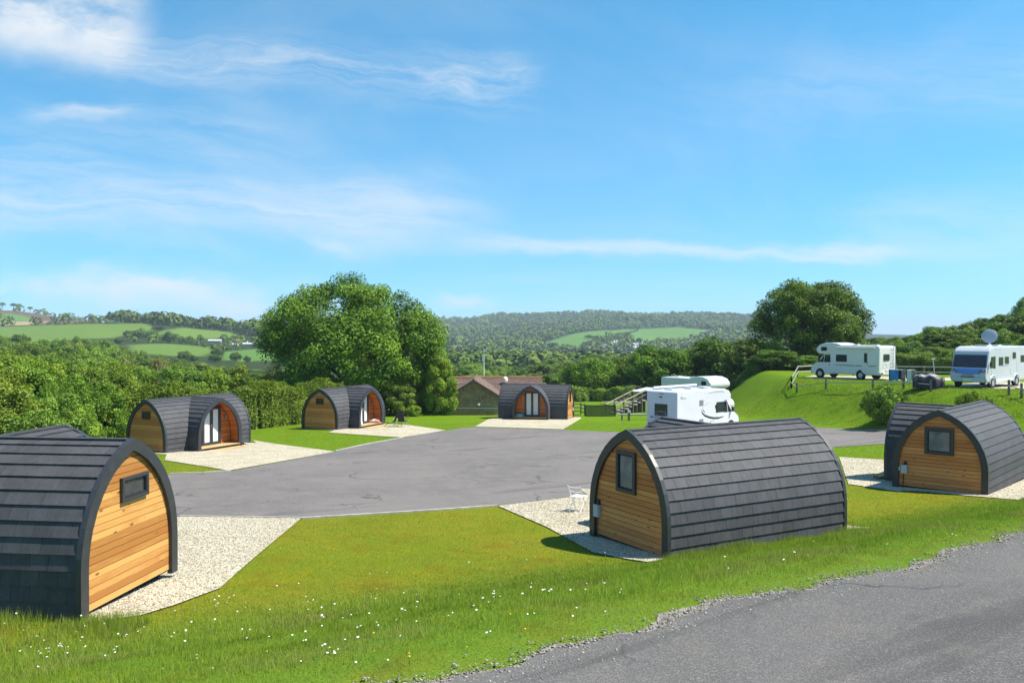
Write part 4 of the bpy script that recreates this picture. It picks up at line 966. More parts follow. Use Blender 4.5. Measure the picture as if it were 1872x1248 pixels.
def cab(par, y=0.99, mat=None, xs=0.0, seen=(-1, 1)):
    prof = [(1.2, .33), (3.15, .33), (3.34, .5), (3.36, .78), (3.26, 1.02), (3.0, 1.2), (2.72, 1.33), (2.02, 2.10), (1.2, 2.10)]
    cb = MB().prism([(a + xs, b_) for a, b_ in prof], -y, y, 'y').build('cab', mat, par, bevel=0.05)
    ws = MB().add([(2.69 + xs, -y + .12, 1.40), (2.69 + xs, y - .12, 1.40), (2.10 + xs, y - .16, 2.05), (2.10 + xs, -y + .16, 2.05), (2.71 + xs, -y + .12, 1.42), (2.71 + xs, y - .12, 1.42), (2.12 + xs, y - .16, 2.07), (2.12 + xs, -y + .16, 2.07)], [(0, 1, 2, 3), (7, 6, 5, 4), (0, 4, 5, 1), (1, 5, 6, 2), (2, 6, 7, 3), (3, 7, 4, 0)]).build('windscreen', m_screen, cb)
    for s in seen:
        MB().prism([(1.42 + xs, 1.34), (2.50 + xs, 1.34), (2.02 + xs, 1.98), (1.42 + xs, 1.98)], s * (y - 0.02), s * (y + 0.012), 'y').build('cab_window', m_glass, cb)
        MB().prism([(2.05 + xs, 1.33), (2.09 + xs, 1.33), (1.98 + xs, 1.99), (1.94 + xs, 1.99)], s * (y - 0.02), s * (y + 0.018), 'y').build('window_pillar', mat, cb)
        MB().box((1.5 + xs, s * (y + 0.01), 1.12), (0.16, 0.03, 0.05)).build('door_handle', m_stripe, cb)
        mirror(cb, 2.45 + xs, s * y, 1.5)
        MB().prism([(2.95 + xs, 0.86), (3.30 + xs, 0.80), (3.2 + xs, 1.02), (3.02 + xs, 1.12)], s * (y - 0.28), s * (y - 0.02), 'y').build('headlight', m_lens, cb)
    MB().box((3.30 + xs, 0, 0.46), (0.16, 2 * y - 0.06, 0.22)).build('bumper', m_grey, cb, bevel=0.03)
    return cb
def ribbon(par, name, mat, s, y, pts, ws, th=0.006):
    mb = MB()
    up, dn = [], []
    for i, (a, b_) in enumerate(pts):
        p0 = pts[max(i - 1, 0)]; p1 = pts[min(i + 1, len(pts) - 1)]; d = Vector((p1[0] - p0[0], p1[1] - p0[1])).normalized(); n = Vector((-d.y, d.x)) * ws[i] / 2
        up.append((a + n.x, b_ + n.y)); dn.append((a - n.x, b_ - n.y))
    for i in range(len(pts) - 1):
        q = [dn[i], dn[i + 1], up[i + 1], up[i]]
        mb.prism(q, s * (y - 0.01), s * (y + th), 'y')
    return mb.build(name, mat, par)
def coachbuilt(loc_, heading, label, mat=m_cream):
    r = empty('motorhome', loc_, heading, label, 'motorhome', 'parked motorhomes')
    Y = 1.13
    bd = MB().prism([(-3.22, .40), (1.32, .40), (1.32, 2.06), (2.42, 2.06), (2.72, 2.26), (2.72, 2.50), (2.40, 2.84), (1.85, 3.00), (1.2, 3.02), (.65, 2.96), (.25, 2.82), (-3.08, 2.80), (-3.25, 2.68)], -Y, Y, 'y').build('body', mat, r, bevel=0.07)
    cab(r, 0.99, mat)
    for x in (2.45, -1.55):
        for s in (-1, 1): wheel(r, x, s * (0.985 if x > 1 else 1.125))
    s = 1
    side_window(bd, s, Y, 0.25, 1.72, 1.05, 0.62); side_window(bd, s, Y, -2.02, 1.80, 0.30, 0.80, 0.05); side_window(bd, s, Y, 1.95, 2.48, 0.62, 0.36, 0.12)
    side_window(bd, -1, Y, -0.2, 1.72, 1.1, 0.6); side_window(bd, -1, Y, 1.95, 2.48, 0.6, 0.36, 0.12)
    dr = side_panel('habitation_door', mat, bd, s, Y, -1.95, 1.45, 0.62, 1.95, 0.05, 0.009); MB().box((-2.2, Y + 0.02, 1.35), (0.05, 0.03, 0.14)).build('door_handle', m_stripe, dr)
    aw = MB().tube([(-2.9, Y + 0.06, 2.62), (0.75, Y + 0.06, 2.62)], 0.085, 10).build('awning_case', mat, r); MB().box((-1.07, Y + 0.03, 2.71), (3.65, 0.08, 0.05)).build('awning_rail', m_silver, aw)
    ribbon(bd, 'waist_stripe', m_greenstripe, 1, Y, [(-3.0, 1.16), (-1.2, 1.14), (0.6, 1.16), (1.05, 1.2)], [.05, .06, .05, .01]); ribbon(bd, 'waist_stripe', m_greenstripe, 1, Y, [(-2.8, 1.09), (0.8, 1.1)], [.02, .015])
    side_panel('locker_door', mat, bd, s, Y, 0.2, 0.74, 0.75, 0.42, 0.04, 0.008); side_panel('fridge_vent', mat, bd, s, Y, -1.0, 1.30, 0.34, 0.30, 0.03, 0.010); side_panel('fridge_vent', mat, bd, s, Y, -1.0, 0.95, 0.34, 0.22, 0.03, 0.010)
    # rear wall: window, ladder, rack, lamps
    w = MB().prism(rrect(0.15, 1.85, 0.85, 0.55, 0.08), -3.27, -3.235, 'x').build('rear_window', m_grey, bd); MB().prism(rrect(0.15, 1.85, 0.78, 0.48, 0.07), -3.278, -3.24, 'x').build('pane', m_glass, w)
    ld = MB()
    for yy in (-0.62, -0.95): ld.tube([(-3.36, yy, 0.95), (-3.36, yy, 2.75), (-3.2, yy, 2.95), (-2.9, yy, 2.9)], 0.017, 6)
    for q in range(7): ld.tube([(-3.36, -0.62, 1.1 + q * 0.27), (-3.36, -0.95, 1.1 + q * 0.27)], 0.014, 6)
    ld.build('ladder', m_alu, r)
    rk = MB()
    for z_ in (1.0, 1.25): rk.tube([(-3.3, -0.8, z_), (-3.55, -0.8, z_), (-3.55, 0.8, z_), (-3.3, 0.8, z_)], 0.016, 6)
    for yy in (-0.5, 0.5): rk.tube([(-3.3, yy, 1.5), (-3.55, yy, 1.0)], 0.014, 6)
    rk.build('bike_rack', m_alu, r)
    MB().box((-3.28, 0, 0.52), (0.10, 2.2, 0.22)).build('rear_bumper', mat, r, bevel=0.03)
    for yy in (-0.92, 0.92): MB().box((-3.345, yy, 0.56), (0.03, 0.2, 0.12)).build('tail_lamp', m_red, r)
    MB().prism(rrect(0.0, 0.78, 0.5, 0.12, 0.02), -3.275, -3.25, 'x').build('number_plate', m_plate, r)
    for x in (-0.4, -2.2): MB().box((x, 0, 2.84), (0.5, 0.5, 0.10)).build('roof_light', m_silver, r, bevel=0.03)
    return r
def low_profile(loc_, heading, label):
    r = empty('motorhome', loc_, heading, label, 'motorhome', 'parked motorhomes'); Y = 1.15; mat = m_white
    bd = MB().prism([(-3.40, .42), (1.45, .42), (1.45, 2.08), (2.02, 2.10), (2.20, 2.26), (2.20, 2.46), (2.0, 2.70), (1.55, 2.84), (-3.30, 2.88), (-3.40, 2.80)], -Y, Y, 'y').build('body', mat, r, bevel=0.05)
    cab(r, 0.99, mat)
    for x in (2.45, -1.45):
        for s in (-1, 1): wheel(r, x, s * (0.985 if x > 1 else 1.145))
    s = -1
    # cab side glass carried back into the body with a stepped edge
    MB().prism([(0.55, 1.40), (1.46, 1.40), (1.46, 2.04), (0.62, 2.04), (0.58, 1.92), (0.46, 1.84), (0.46, 1.70), (0.55, 1.62)], -(Y + 0.014), -(Y - 0.02), 'y').build('side_window', m_glass, bd)
    sw = ribbon(bd, 'swoosh', m_stripe, s, Y, [(-0.95, 1.62), (-0.90, 1.45), (-0.62, 1.28), (-0.15, 1.14), (0.35, 1.06), (0.85, 1.04), (1.25, 1.08), (1.44, 1.11)], [.05, .09, .12, .13, .13, .11, .06, .02])
    ribbon(bd, 'swoosh', m_silver, s, Y, [(-1.0, 1.60), (-0.85, 1.80), (-0.5, 1.98), (0.1, 2.08)], [.10, .07, .05, .01]); ribbon(bd, 'swoosh', m_stripe, s, Y, [(-0.86, 1.70), (-0.72, 1.54), (-0.60, 1.48)], [.02, .07, .02])
    ribbon(bd, 'roof_stripe', m_grey, s, Y, [(-0.3, 2.62), (0.6, 2.70), (1.3, 2.68), (1.44, 2.62)], [.015, .03, .03, .02])
    for z_ in (2.08, 0.92):
        v = side_panel('fridge_vent', m_grey, bd, s, Y, -0.98, z_, 0.40, 0.34, 0.02, 0.012); mb = MB()
        for q in range(6): mb.box((-0.98, -(Y + 0.016), z_ - 0.13 + q * 0.05), (0.34, 0.012, 0.012))
        mb.build('louvre', m_silver, v)
    lk = side_panel('toilet_door', m_grey, bd, s, Y, 0.15, 0.72, 0.34, 0.42, 0.03, 0.008); side_panel('door_panel', mat, lk, s, Y, 0.15, 0.72, 0.28, 0.36, 0.03, 0.012)
    side_panel('locker_door', mat, bd, s, Y, -2.4, 0.72, 0.7, 0.34, 0.03, 0.01); side_panel('filler_cap', m_stripe, bd, s, Y, -1.75, 0.68, 0.12, 0.12, 0.05, 0.012)
    lt = MB()
    for q, (a, h) in enumerate(((0, .14), (.10, .07), (.17, .07), (.25, .10), (.33, .06), (.41, .06), (.49, .05))): lt.box((-3.02 + a, -(Y + 0.004), 2.44 + h / 2 - 0.03), (0.016 if q else 0.03, 0.012, h))
    lt.box((-2.99, -(Y + 0.004), 2.54), (0.16, 0.012, 0.016)); lt.build('maker_script', m_stripe, bd)
    # rear wall
    MB().prism(rrect(0.05, 1.72, 0.95, 0.72, 0.03), -3.425, -3.385, 'x').build('rear_window', m_glass, bd)
    MB().box((-3.425, 0.05, 2.50), (0.05, 0.16, 0.08)).build('reversing_camera', m_stripe, bd); MB().box((-3.42, 0.0, 2.70), (0.03, 0.30, 0.03)).build('brake_light', m_grey, bd)
    for yy in (-0.95, 0.95): MB().box((-3.415, yy, 0.7), (0.04, 0.14, 0.4)).build('tail_lamp', m_red, bd)
    rk = MB()
    for z_ in (1.28, 0.92): rk.tube([(-3.40, 0.62, z_), (-3.62, 0.62, z_), (-3.62, -0.62, z_), (-3.40, -0.62, z_)], 0.02, 6)
    rk.tube([(-3.45, 0.30, 1.28), (-3.48, 0.28, 1.60), (-3.5, 0.0, 1.66), (-3.48, -0.34, 1.60), (-3.45, -0.40, 1.28)], 0.02, 6)
    for yy in (0.36, -0.36): rk.tube([(-3.45, yy, 0.8), (-3.58, yy, 1.3)], 0.022, 6)
    rk.build('bike_rack', m_alu, r)
    for (yy, z_) in ((0.62, 1.28), (-0.62, 1.28), (0.62, 0.92), (0.3, 1.05), (-0.3, 1.05)): MB().box((-3.60, yy, z_), (0.10, 0.09, 0.08)).build('rack_clamp', m_stripe, r)
    MB().box((-3.40, 0, 0.5), (0.10, 2.2, 0.2)).build('rear_bumper', m_white, r, bevel=0.03)
    for (x, w_, h_) in ((-2.3, 0.7, 0.09), (-0.5, 0.5, 0.10), (1.0, 0.8, 0.07)): MB().box((x, 0.1, 2.91), (w_, 0.6, h_)).build('roof_light', m_silver, r, bevel=0.03)
    MB().tube([(-3.0, 0.95, 3.0), (1.4, 0.95, 3.0)], 0.07, 8).build('awning_case', m_white, r)
    return r
def text_mesh(txt, size, ext=0.004, shear=0.0):
    c = bpy.data.curves.new('lettering', 'FONT'); c.body = txt; c.size = size; c.extrude = ext; c.shear = shear; c.align_x = 'CENTER'; c.align_y = 'CENTER'; c.resolution_u = 3
    o = bpy.data.objects.new('lettering_tmp', c); COL.objects.link(o); bpy.context.view_layer.update()
    me = bpy.data.meshes.new_from_object(o.evaluated_get(bpy.context.evaluated_depsgraph_get())); bpy.data.objects.remove(o); return me
def a_class(loc_, heading, label):
    r = empty('motorhome', loc_, heading, label, 'motorhome', 'parked motorhomes'); Y = 1.16; mat = m_silver
    bd = MB().prism([(-3.5, .42), (3.15, .36), (3.42, .52), (3.46, .80), (3.38, 1.24), (3.25, 1.36), (3.02, 2.16), (2.86, 2.50), (2.55, 2.72), (2.1, 2.80), (-3.38, 2.80), (-3.5, 2.68)], -Y, Y, 'y').build('body', mat, r, bevel=0.10)
    def fp(z): return 3.25 + (3.02 - 3.25) * (z - 1.36) / 0.80      # front glass plane
    def fpanel(name, m_, yz, off, par):
        mb = MB(); n = len(yz); vs = [(fp(z) + off - 0.05, yy, z) for yy, z in yz] + [(fp(z) + off, yy, z) for yy, z in yz]
        mb.add(vs, [tuple(range(n))[::-1], tuple(range(n, 2 * n))] + [(i, (i + 1) % n, n + (i + 1) % n, n + i) for i in range(n)]); return mb.build(name, m_, par)
    sc = fpanel('windscreen_surround', m_stripe, [(-1.10, 1.38), (1.10, 1.38), (1.05, 2.24), (-1.05, 2.24)], 0.018, bd); fpanel('windscreen', m_screen, [(-1.04, 1.45), (1.04, 1.45), (1.0, 2.16), (-1.0, 2.16)], 0.026, sc)
    for yy in (-0.35, 0.35): MB().tube([(fp(1.42) + 0.05, yy * 0.4, 1.40), (fp(1.5) + 0.04, yy * 2.2, 1.50)], 0.012, 5).build('wiper', m_stripe, sc)
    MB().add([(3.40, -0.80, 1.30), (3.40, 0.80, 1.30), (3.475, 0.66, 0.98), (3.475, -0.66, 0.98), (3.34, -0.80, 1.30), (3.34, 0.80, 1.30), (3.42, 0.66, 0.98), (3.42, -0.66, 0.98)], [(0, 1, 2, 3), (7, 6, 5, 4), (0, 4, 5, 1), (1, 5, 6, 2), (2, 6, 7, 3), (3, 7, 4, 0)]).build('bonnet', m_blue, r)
    ib = MB().box((3.475, 0, 0.86), (0.04, 1.45, 0.17)).build('name_panel', mat, r, bevel=0.015)
    me = text_mesh('HYMER', 0.25, 0.004, 0.25); me.materials.append(m_stripe); t_ = bpy.data.objects.new('lettering', me); COL.objects.link(t_); t_.parent = ib; t_.location = (3.499, 0, 0.86); t_.rotation_euler = (R(90), 0, R(90))
    for s in (-1, 1):
        hl = MB().add([(3.41, s * 0.70, 1.00), (3.37, s * 1.10, 1.12), (3.31, s * 1.13, 1.30), (3.385, s * 0.86, 1.28), (3.50, s * 0.70, 1.00), (3.44, s * 1.10, 1.12), (3.40, s * 1.13, 1.30), (3.45, s * 0.86, 1.28)], [(0, 1, 2, 3), (7, 6, 5, 4), (0, 4, 5, 1), (1, 5, 6, 2), (2, 6, 7, 3), (3, 7, 4, 0)]).build('headlight', m_stripe, r)
        for (yy, zz) in ((0.86, 1.10), (1.0, 1.20)): MB().lathe([(0.075, 3.43), (0.075, 3.475), (0.03, 3.48)], 10, (0, s * yy, zz), 'x').build('lamp', m_lens, hl)
        MB().box((3.46, s * 0.75, 0.55), (0.06, 0.22, 0.10)).build('fog_lamp', m_stripe, r)
        mirror(r, 2.95, s * Y, 1.62)
        for x in (2.35, -1.55): wheel(r, x, s * 1.155)
    bp = MB().box((3.44, 0, 0.56), (0.12, 2.1, 0.30)).build('bumper', mat, r, bevel=0.05); MB().box((3.505, 0, 0.56), (0.015, 0.56, 0.12)).build('number_plate', m_plate, bp); MB().box((3.49, 0, 0.75), (0.03, 0.9, 0.05)).build('grille', m_stripe, bp)
    s = 1
    MB().prism([(1.95, 1.30), (2.85, 1.38), (2.78, 1.62), (2.62, 2.10), (1.95, 2.14)], Y - 0.02, Y + 0.014, 'y').build('cab_window', m_glass, bd)
    side_panel('cab_door', mat, bd, s, Y, 2.05, 1.02, 1.0, 1.0, 0.08, 0.008)
    side_window(bd, s, Y, 1.05, 1.78, 0.72, 0.58, 0.04); side_window(bd, s, Y, 0.10, 1.84, 0.66, 0.50, 0.05); side_window(bd, s, Y, -1.15, 2.15, 0.55, 0.45, 0.05); side_window(bd, s, Y, -2.6, 1.9, 0.7, 0.5, 0.05)
    ribbon(bd, 'swoosh', m_grey, 1, Y, [(0.8, 1.44), (0.2, 1.46), (-0.2, 1.56), (-0.42, 1.78), (-0.52, 2.15)], [.02, .03, .035, .03, .015])
    ribbon(bd, 'sill', m_white, 1, Y, [(-1.05, 0.50), (1.85, 0.50)], [.2, .2], 0.02)
    for x in (2.35, -1.55):
        MB().tube([(x + 0.46 * math.cos(R(a)), Y + 0.005, 0.38 + 0.46 * math.sin(R(a))) for a in range(-10, 191, 20)], 0.045, 6).build('wheel_flare', m_white, bd)
    side_panel('fridge_vent', m_silver, bd, s, Y, -0.65, 1.05, 0.34, 0.36, 0.03, 0.01); side_panel('habitation_door', mat, bd, s, Y, -1.9, 1.40, 0.6, 1.8, 0.05, 0.008)
    for (x, y_, w_) in ((1.3, 0.1, 0.75), (-0.7, 0, 0.6)):
        rl = MB().box((x, y_, 2.84), (w_, 0.8, 0.10)).build('roof_light', m_silver, r, bevel=0.03); MB().box((x, y_, 2.90), (w_ - 0.14, 0.62, 0.03)).build('pane', m_glass, rl)
    return r
def rot_to(v): return math.atan2(v[1], v[0])
hy = (33.6, 59.3)
hymer = a_class((hy[0], hy[1], tz(*hy) + 0.03), R(218.6), 'silver motorhome with blue bonnet, HYMER lettering and a big roof dish')
# roof dish turned to the sky in front of the camera side
h = Vector((math.cos(R(218.6)), math.sin(R(218.6)))); dl = Vector((0.15, 0.05, 2.80))
ds = MB().lathe([(0.16, 2.78), (0.16, 2.86), (0.05, 2.92), (0.05, 3.12), (0.02, 3.14)], 12, (dl.x, dl.y, 0)).build('satellite_mast', m_white, hymer)
prof = [(0.02, 0.03), (0.2, 0.026), (0.36, 0.014), (0.49, -0.01), (0.50, -0.02), (0.37, 0.0), (0.2, 0.012), (0.02, 0.015)]
dmb = MB().lathe(prof, 28); qd = Vector((-0.50, -0.82, 0.28)).normalized(); qd = Matrix.Rotation(-R(218.6), 3, 'Z') @ qd
rq = Vector((0, 0, 1)).rotation_difference(qd).to_matrix(); dmb.v = [tuple(rq @ Vector(p) + Vector((dl.x, dl.y, 3.50))) for p in dmb.v]
dmb.build('dish', pmat('grey_dish', (0.34, 0.38, 0.43), 0.45, 0.05), ds)
ch = (28.9, 71.6)
coachbuilt((ch[0], ch[1], tz(*ch) + 0.03), R(123.8), 'cream motorhome with over-cab berth parked on the terrace, facing left')
rc = Vector((9.04, 50.85)); hd = Vector((math.cos(R(42)), math.sin(R(42)))); mc = rc + hd * 3.4
low_profile((mc.x, mc.y, tz(mc.x, mc.y) + 0.03), R(42), 'white motorhome with dark swoosh, parked behind the nearest pod, rear towards us')
cb2 = (15.8, 72.0)
coachbuilt((cb2[0], cb2[1], tz(*cb2) + 0.03), R(-58), 'white motorhome mostly hidden, only its over-cab and roof showing over another', m_white)
# ------------------------------------------------------------------ building behind the farthest pod
m_stone = None
m_render, t, b = new_mat('rubble_stone'); co = objco(t)
v = t.node('ShaderNodeTexVoronoi'); t.put(v.inputs['Vector'], t.vm('MULTIPLY', co, (1, 1, 1.6))); v.inputs['Scale'].default_value = 3.2
e = t.node('ShaderNodeTexVoronoi', feature='DISTANCE_TO_EDGE'); t.put(e.inputs['Vector'], t.vm('MULTIPLY', co, (1, 1, 1.6))); e.inputs['Scale'].default_value = 3.2
cs = t.mix(t.sep(v.outputs['Color'])[0], (0.34, 0.20, 0.12), (0.46, 0.30, 0.19)); cs = t.mix(t.rng(e.outputs['Distance'], 0.0, 0.05, 1, 0), cs, (0.16, 0.14, 0.11)); cs = t.mix(t.rng(t.noise(co, 1.2, 5), 0.35, 0.75), cs, t.mix(1.0, cs, (0.7, 0.7, 0.68), 'MULTIPLY'))
t.put(b.inputs['Base Color'], cs); b.inputs['Roughness'].default_value = 0.95; t.put(b.inputs['Normal'], t.bump(e.outputs['Distance'], 0.6, 0.05))
m_tile = pmat('brown_tile', (0.140, 0.088, 0.070), 0.8, 0.3, 2.0, bump=0.3)
m_ridge = pmat('orange_ridge', (0.27, 0.12, 0.06), 0.8, 0.2, 3.0)
m_barge = pmat('bargeboard', (0.16, 0.09, 0.065), 0.7)
m_lampw = pmat('white_globe', (0.75, 0.72, 0.62), 0.4, 0.03)
D0 = 82.0
def hx(px, d=D0): return (px - 936) / F * d
def hz_(py, d=D0): return CZ + (HOR - py) / F * d
gb = tz(hx(865), D0) - 0.25
hb = empty('tiled_building', (hx(866), D0, gb), 0, 'stone building with brown tiled roofs and a gable facing the yard', 'building')
zp, ze = hz_(694) - gb, hz_(727) - gb; hwg = 2.85; dep = 5.2
MB().prism([(-hwg + .25, 0), (hwg - .25, 0), (hwg - .25, ze), (0, zp - 0.18), (-hwg + .25, ze)], 0, dep, 'y').build('wall', m_render, hb)
zr2 = hz_(690.5, D0 + 8.2) - gb; ze2 = ze + 0.15
MB().prism([(dep, 0), (dep + 6, 0), (dep + 6, ze2), (dep + 3.0, zr2 - 0.2), (dep, ze2)], hx(836, 90) - hx(866), hx(990, 90) - hx(866) - 0.2, 'x').build('wall', m_render, hb)
def tiled_slope(a, b_, c, d, rows, colsn, parent, name='roof'):
    """a-b eaves, d-c ridge; one mesh of lapped tiles"""
    a, b_, c, d = map(Vector, (a, b_, c, d)); n = (b_ - a).cross(d - a).normalized(); n = n if n.z > 0 else -n
    mb = MB()
    for i in range(rows):
        t0, t1 = i / rows, min((i + 1.12) / rows, 1)
        for j in range(colsn):
            s0, s1 = j / colsn, (j + 0.94) / colsn
            P = lambda s, t: a.lerp(b_, s).lerp(d.lerp(c, s), t)
            lo, hi = n * 0.06, n * 0.02; mb.hexa([P(s0, t0) - n * 0.02, P(s1, t0) - n * 0.02, P(s1, t1) - n * 0.02, P(s0, t1) - n * 0.02, P(s0, t0) + lo, P(s1, t0) + lo, P(s1, t1) + hi, P(s0, t1) + hi])
    o = mb.build(name, m_tile, parent); o['kind'] = 'stuff'; return o
X0, X1 = hx(832, 90) - hx(866), hx(991.5, 90) - hx(866)
dl_ = Vector((0, 0, -0.1))
for s in (-1, 1): tiled_slope((s * (hwg + .15), -0.25, ze - .1), (s * (hwg + .15), dep + 3, ze - .1), (0, dep + 3, zp), (0, -0.25, zp), 12, 26, hb)
tiled_slope((X0, dep - 0.3, ze2 - 0.1), (X1, dep - 0.3, ze2 - 0.1), (X1, dep + 3, zr2), (X0, dep + 3, zr2), 12, 36, hb)
tiled_slope((X0, dep + 6.3, ze2 - 0.1), (X1, dep + 6.3, ze2 - 0.1), (X1, dep + 3, zr2), (X0, dep + 3, zr2), 6, 18, hb)
MB().tube([(0, -0.28, zp + 0.05), (0, dep + 2.5, zp + 0.05)], 0.10, 8).build('ridge_tiles', m_tile, hb); MB().tube([(X0, dep + 3, zr2 + 0.05), (X1, dep + 3, zr2 + 0.05)], 0.12, 8).build('ridge_tiles', m_ridge, hb)
for s in (-1, 1): MB().prism([(s * (hwg + .15), ze - 0.22), (s * (hwg + .15), ze - 0.04), (0, zp + 0.02), (0, zp - 0.18)], -0.30, -0.24, 'y').build('bargeboard', m_barge, hb)
MB().lathe([(0.02, -0.16), (0.13, -0.1), (0.16, 0), (0.13, 0.1), (0.02, 0.16)], 12, (0.50, -0.14, hz_(739) - gb)).build('globe_lamp', m_lampw, hb)
MB().tube([(-2.7, -0.1, hz_(745.5) - gb), (2.5, -0.1, hz_(746) - gb)], 0.05, 6).build('white_pipe', m_white, hb)
MB().lathe([(0.28, 0), (0.28, 0.25), (0.2, 0.42), (0.03, 0.5)], 12, (hx(923, 86) - hx(866), dep + 1.6, hz_(699.5, 86) - gb)).build('roof_cowl', m_lampw, hb)
# aerial mast beyond the roof
mp = on(884.5, 104); hm = hz_(637.5, 104) - mp.z
mast = empty('aerial_mast', mp, 0, 'thin white mast standing up behind the tiled roof', 'mast'); MB().tube([(0, 0, 0), (0, 0, hm)], [0.10, 0.055], 8).build('pole', m_white, mast); MB().box((0.15, 0, hm - 0.25), (0.4, 0.12, 0.3)).build('aerial', m_white, mast); MB().box((-0.05, 0, hm - 1.2), (0.35, 0.1, 0.7)).build('panel', m_lampw, mast)
# ------------------------------------------------------------------ fences, steps and lawn furniture
m_post = wood_mat('weathered_post', (0.075, 0.065, 0.052), (0.16, 0.145, 0.12), 'x', 2.0, False, 0.85, 4.0)
m_rail = wood_mat('bleached_rail', (0.36, 0.34, 0.29), (0.52, 0.50, 0.43), 'x', 2.0, False, 0.85, 6.0)
m_green = pmat('dark_green_stain', (0.020, 0.032, 0.026), 0.7, 0.25, 3)
def fence(pts, label, hpost, rails, mp=m_post, mr=m_rail, r=0.055, rw=0.09):
    P = [Vector((a, b_, tz(a, b_))) for a, b_ in pts]; root = empty('post_and_rail_fence', P[0], 0, label, 'fence')
    for p in P: MB().box(tuple(p - P[0] + Vector((0, 0, hpost / 2 - 0.1))), (r * 2, r * 2, hpost + 0.2)).build('post', mp, root)
    for a, b_ in zip(P[:-1], P[1:]):
        for f in rails:
            A_, B_ = a - P[0] + Vector((0, 0, hpost * f)), b_ - P[0] + Vector((0, 0, hpost * f)); d = B_ - A_; m = Matrix.Rotation(math.atan2(d.y, d.x), 3, 'Z') @ Matrix.Rotation(-math.atan2(d.z, d.xy.length), 3, 'Y')
            off = m @ Vector((0, -r - 0.02, 0)); MB().box(tuple((A_ + B_) / 2 + off), (d.length, 0.036, rw), m).build('rail', mr, root)
    return root
fence(wp((1447, 69.8), (1457, 68.6), (1510, 66.6), (1596, 62.4), (1652, 60.0), (1702, 57.6)), 'low post and rail fence along the terrace crest below the far motorhome', 0.80, (0.62,), rw=0.06)
fence(wp((1845, 54.0), (1868, 53.2), (1910, 52)), 'dark fence posts beside the HYMER motorhome wheels at the right edge', 0.95, (0.6,), rw=0.06)
fence(wp((1447, 69.8), (1458, 76), (1492, 78), (1560, 77), (1640, 75.5), (1690, 74.5), (1745, 73.5), (1800, 72.5)), 'bleached rail fence running behind the terrace motorhomes', 1.0, (0.92, 0.45))
fence(wp((1030, 76.5), (1062, 77), (1069, 73.5)), 'dark post and rail fence between the farthest pod and the trellis', 1.05, (0.9, 0.6, 0.3), m_post, m_post)
# trellis screen
A_, B_ = on(1070, 72.8), on(1126, 72.4); tr = empty('trellis_screen', A_, rot_to(B_ - A_), 'dark green trellis screen standing on the far lawn', 'screen'); Lt = (B_ - A_).length; Ht = 0.98
frame_box(MB(), 'y', 0.0, (Lt / 2, Ht / 2), Lt, Ht, 0.06, 0.06).build('frame', m_green, tr)
for s, yo in ((1, 0.012), (-1, -0.012)):
    for k in range(-4, 17):
        x0, x1 = k * 0.19, k * 0.19 + Ht * s; x0 += (Ht if s < 0 else 0); x1 += (Ht if s < 0 else 0); pa, pb = Vector((x0, 0, 0.03)), Vector((x1, 0, Ht - 0.03))
        d = pb - pa; t0, t1 = 0.0, 1.0
        for lim, sign in ((0.04, 1), (Lt - 0.04, -1)):
            q = (lim - pa.x) / d.x
            if (d.x > 0) == (sign > 0): t0 = max(t0, q)
            else: t1 = min(t1, q)
        if t1 - t0 < 0.08: continue
        a, b2 = pa + d * t0, pa + d * t1; c = (a + b2) / 2; ang = math.atan2((b2 - a).z, (b2 - a).x)
        MB().box((c.x, yo, c.z), ((b2 - a).length, 0.014, 0.075), rotm('Y', -ang)).build('slat', m_green, tr)
MB().box((Lt * 0.72, 0.03, Ht + 0.02), (Lt * 0.5, 0.05, 0.05), rotm('Y', 0.10)).build('cap_rail', m_green, tr)
# timber steps with handrails climbing to the right
S0, S1 = on(1122, 78), on(1182, 81); st = empty('timber_steps', S0, rot_to(S1 - S0), 'timber steps with sloping handrails climbing the far lawn', 'steps'); Ls = (S1 - S0).length; rise = 1.15
for k in range(7):
    x = 0.1 + Ls * 0.78 * k / 6; MB().box((x, 0, 0.06 + rise * k / 7), (0.42, 1.1, 0.09)).build('tread', m_rail, st); MB().box((x + 0.17, 0, (rise * k / 7) / 2 - 0.1), (0.05, 1.05, rise * k / 7 + 0.2)).build('riser', m_post, st)
for s in (-1, 1):
    for k in range(5):
        x = -0.5 + (Ls + 0.4) * k / 4; zb_ = rise * max(0, min(1, x / (Ls * 0.8))); MB().box((x, s * 0.6, (zb_ + 0.95) / 2 - 0.1), (0.09, 0.09, zb_ + 0.95 + 0.2)).build('post', m_post, st)
    for f in (0.92, 0.5):
        MB().box((Ls * 0.36, s * 0.66, rise * 0.45 + f), (math.hypot(Ls * 0.9, rise), 0.04, 0.10), rotm('Y', -math.atan2(rise, Ls * 0.85))).build('handrail', m_rail if f > 0.6 else m_post, st)
MB().box((Ls * 0.92, 0, rise + 0.88), (Ls * 0.5, 1.35, 0.03), rotm('Y', -0.12)).build('landing_cover', pmat('pale_sheet', (0.45, 0.50, 0.47), 0.6), st)
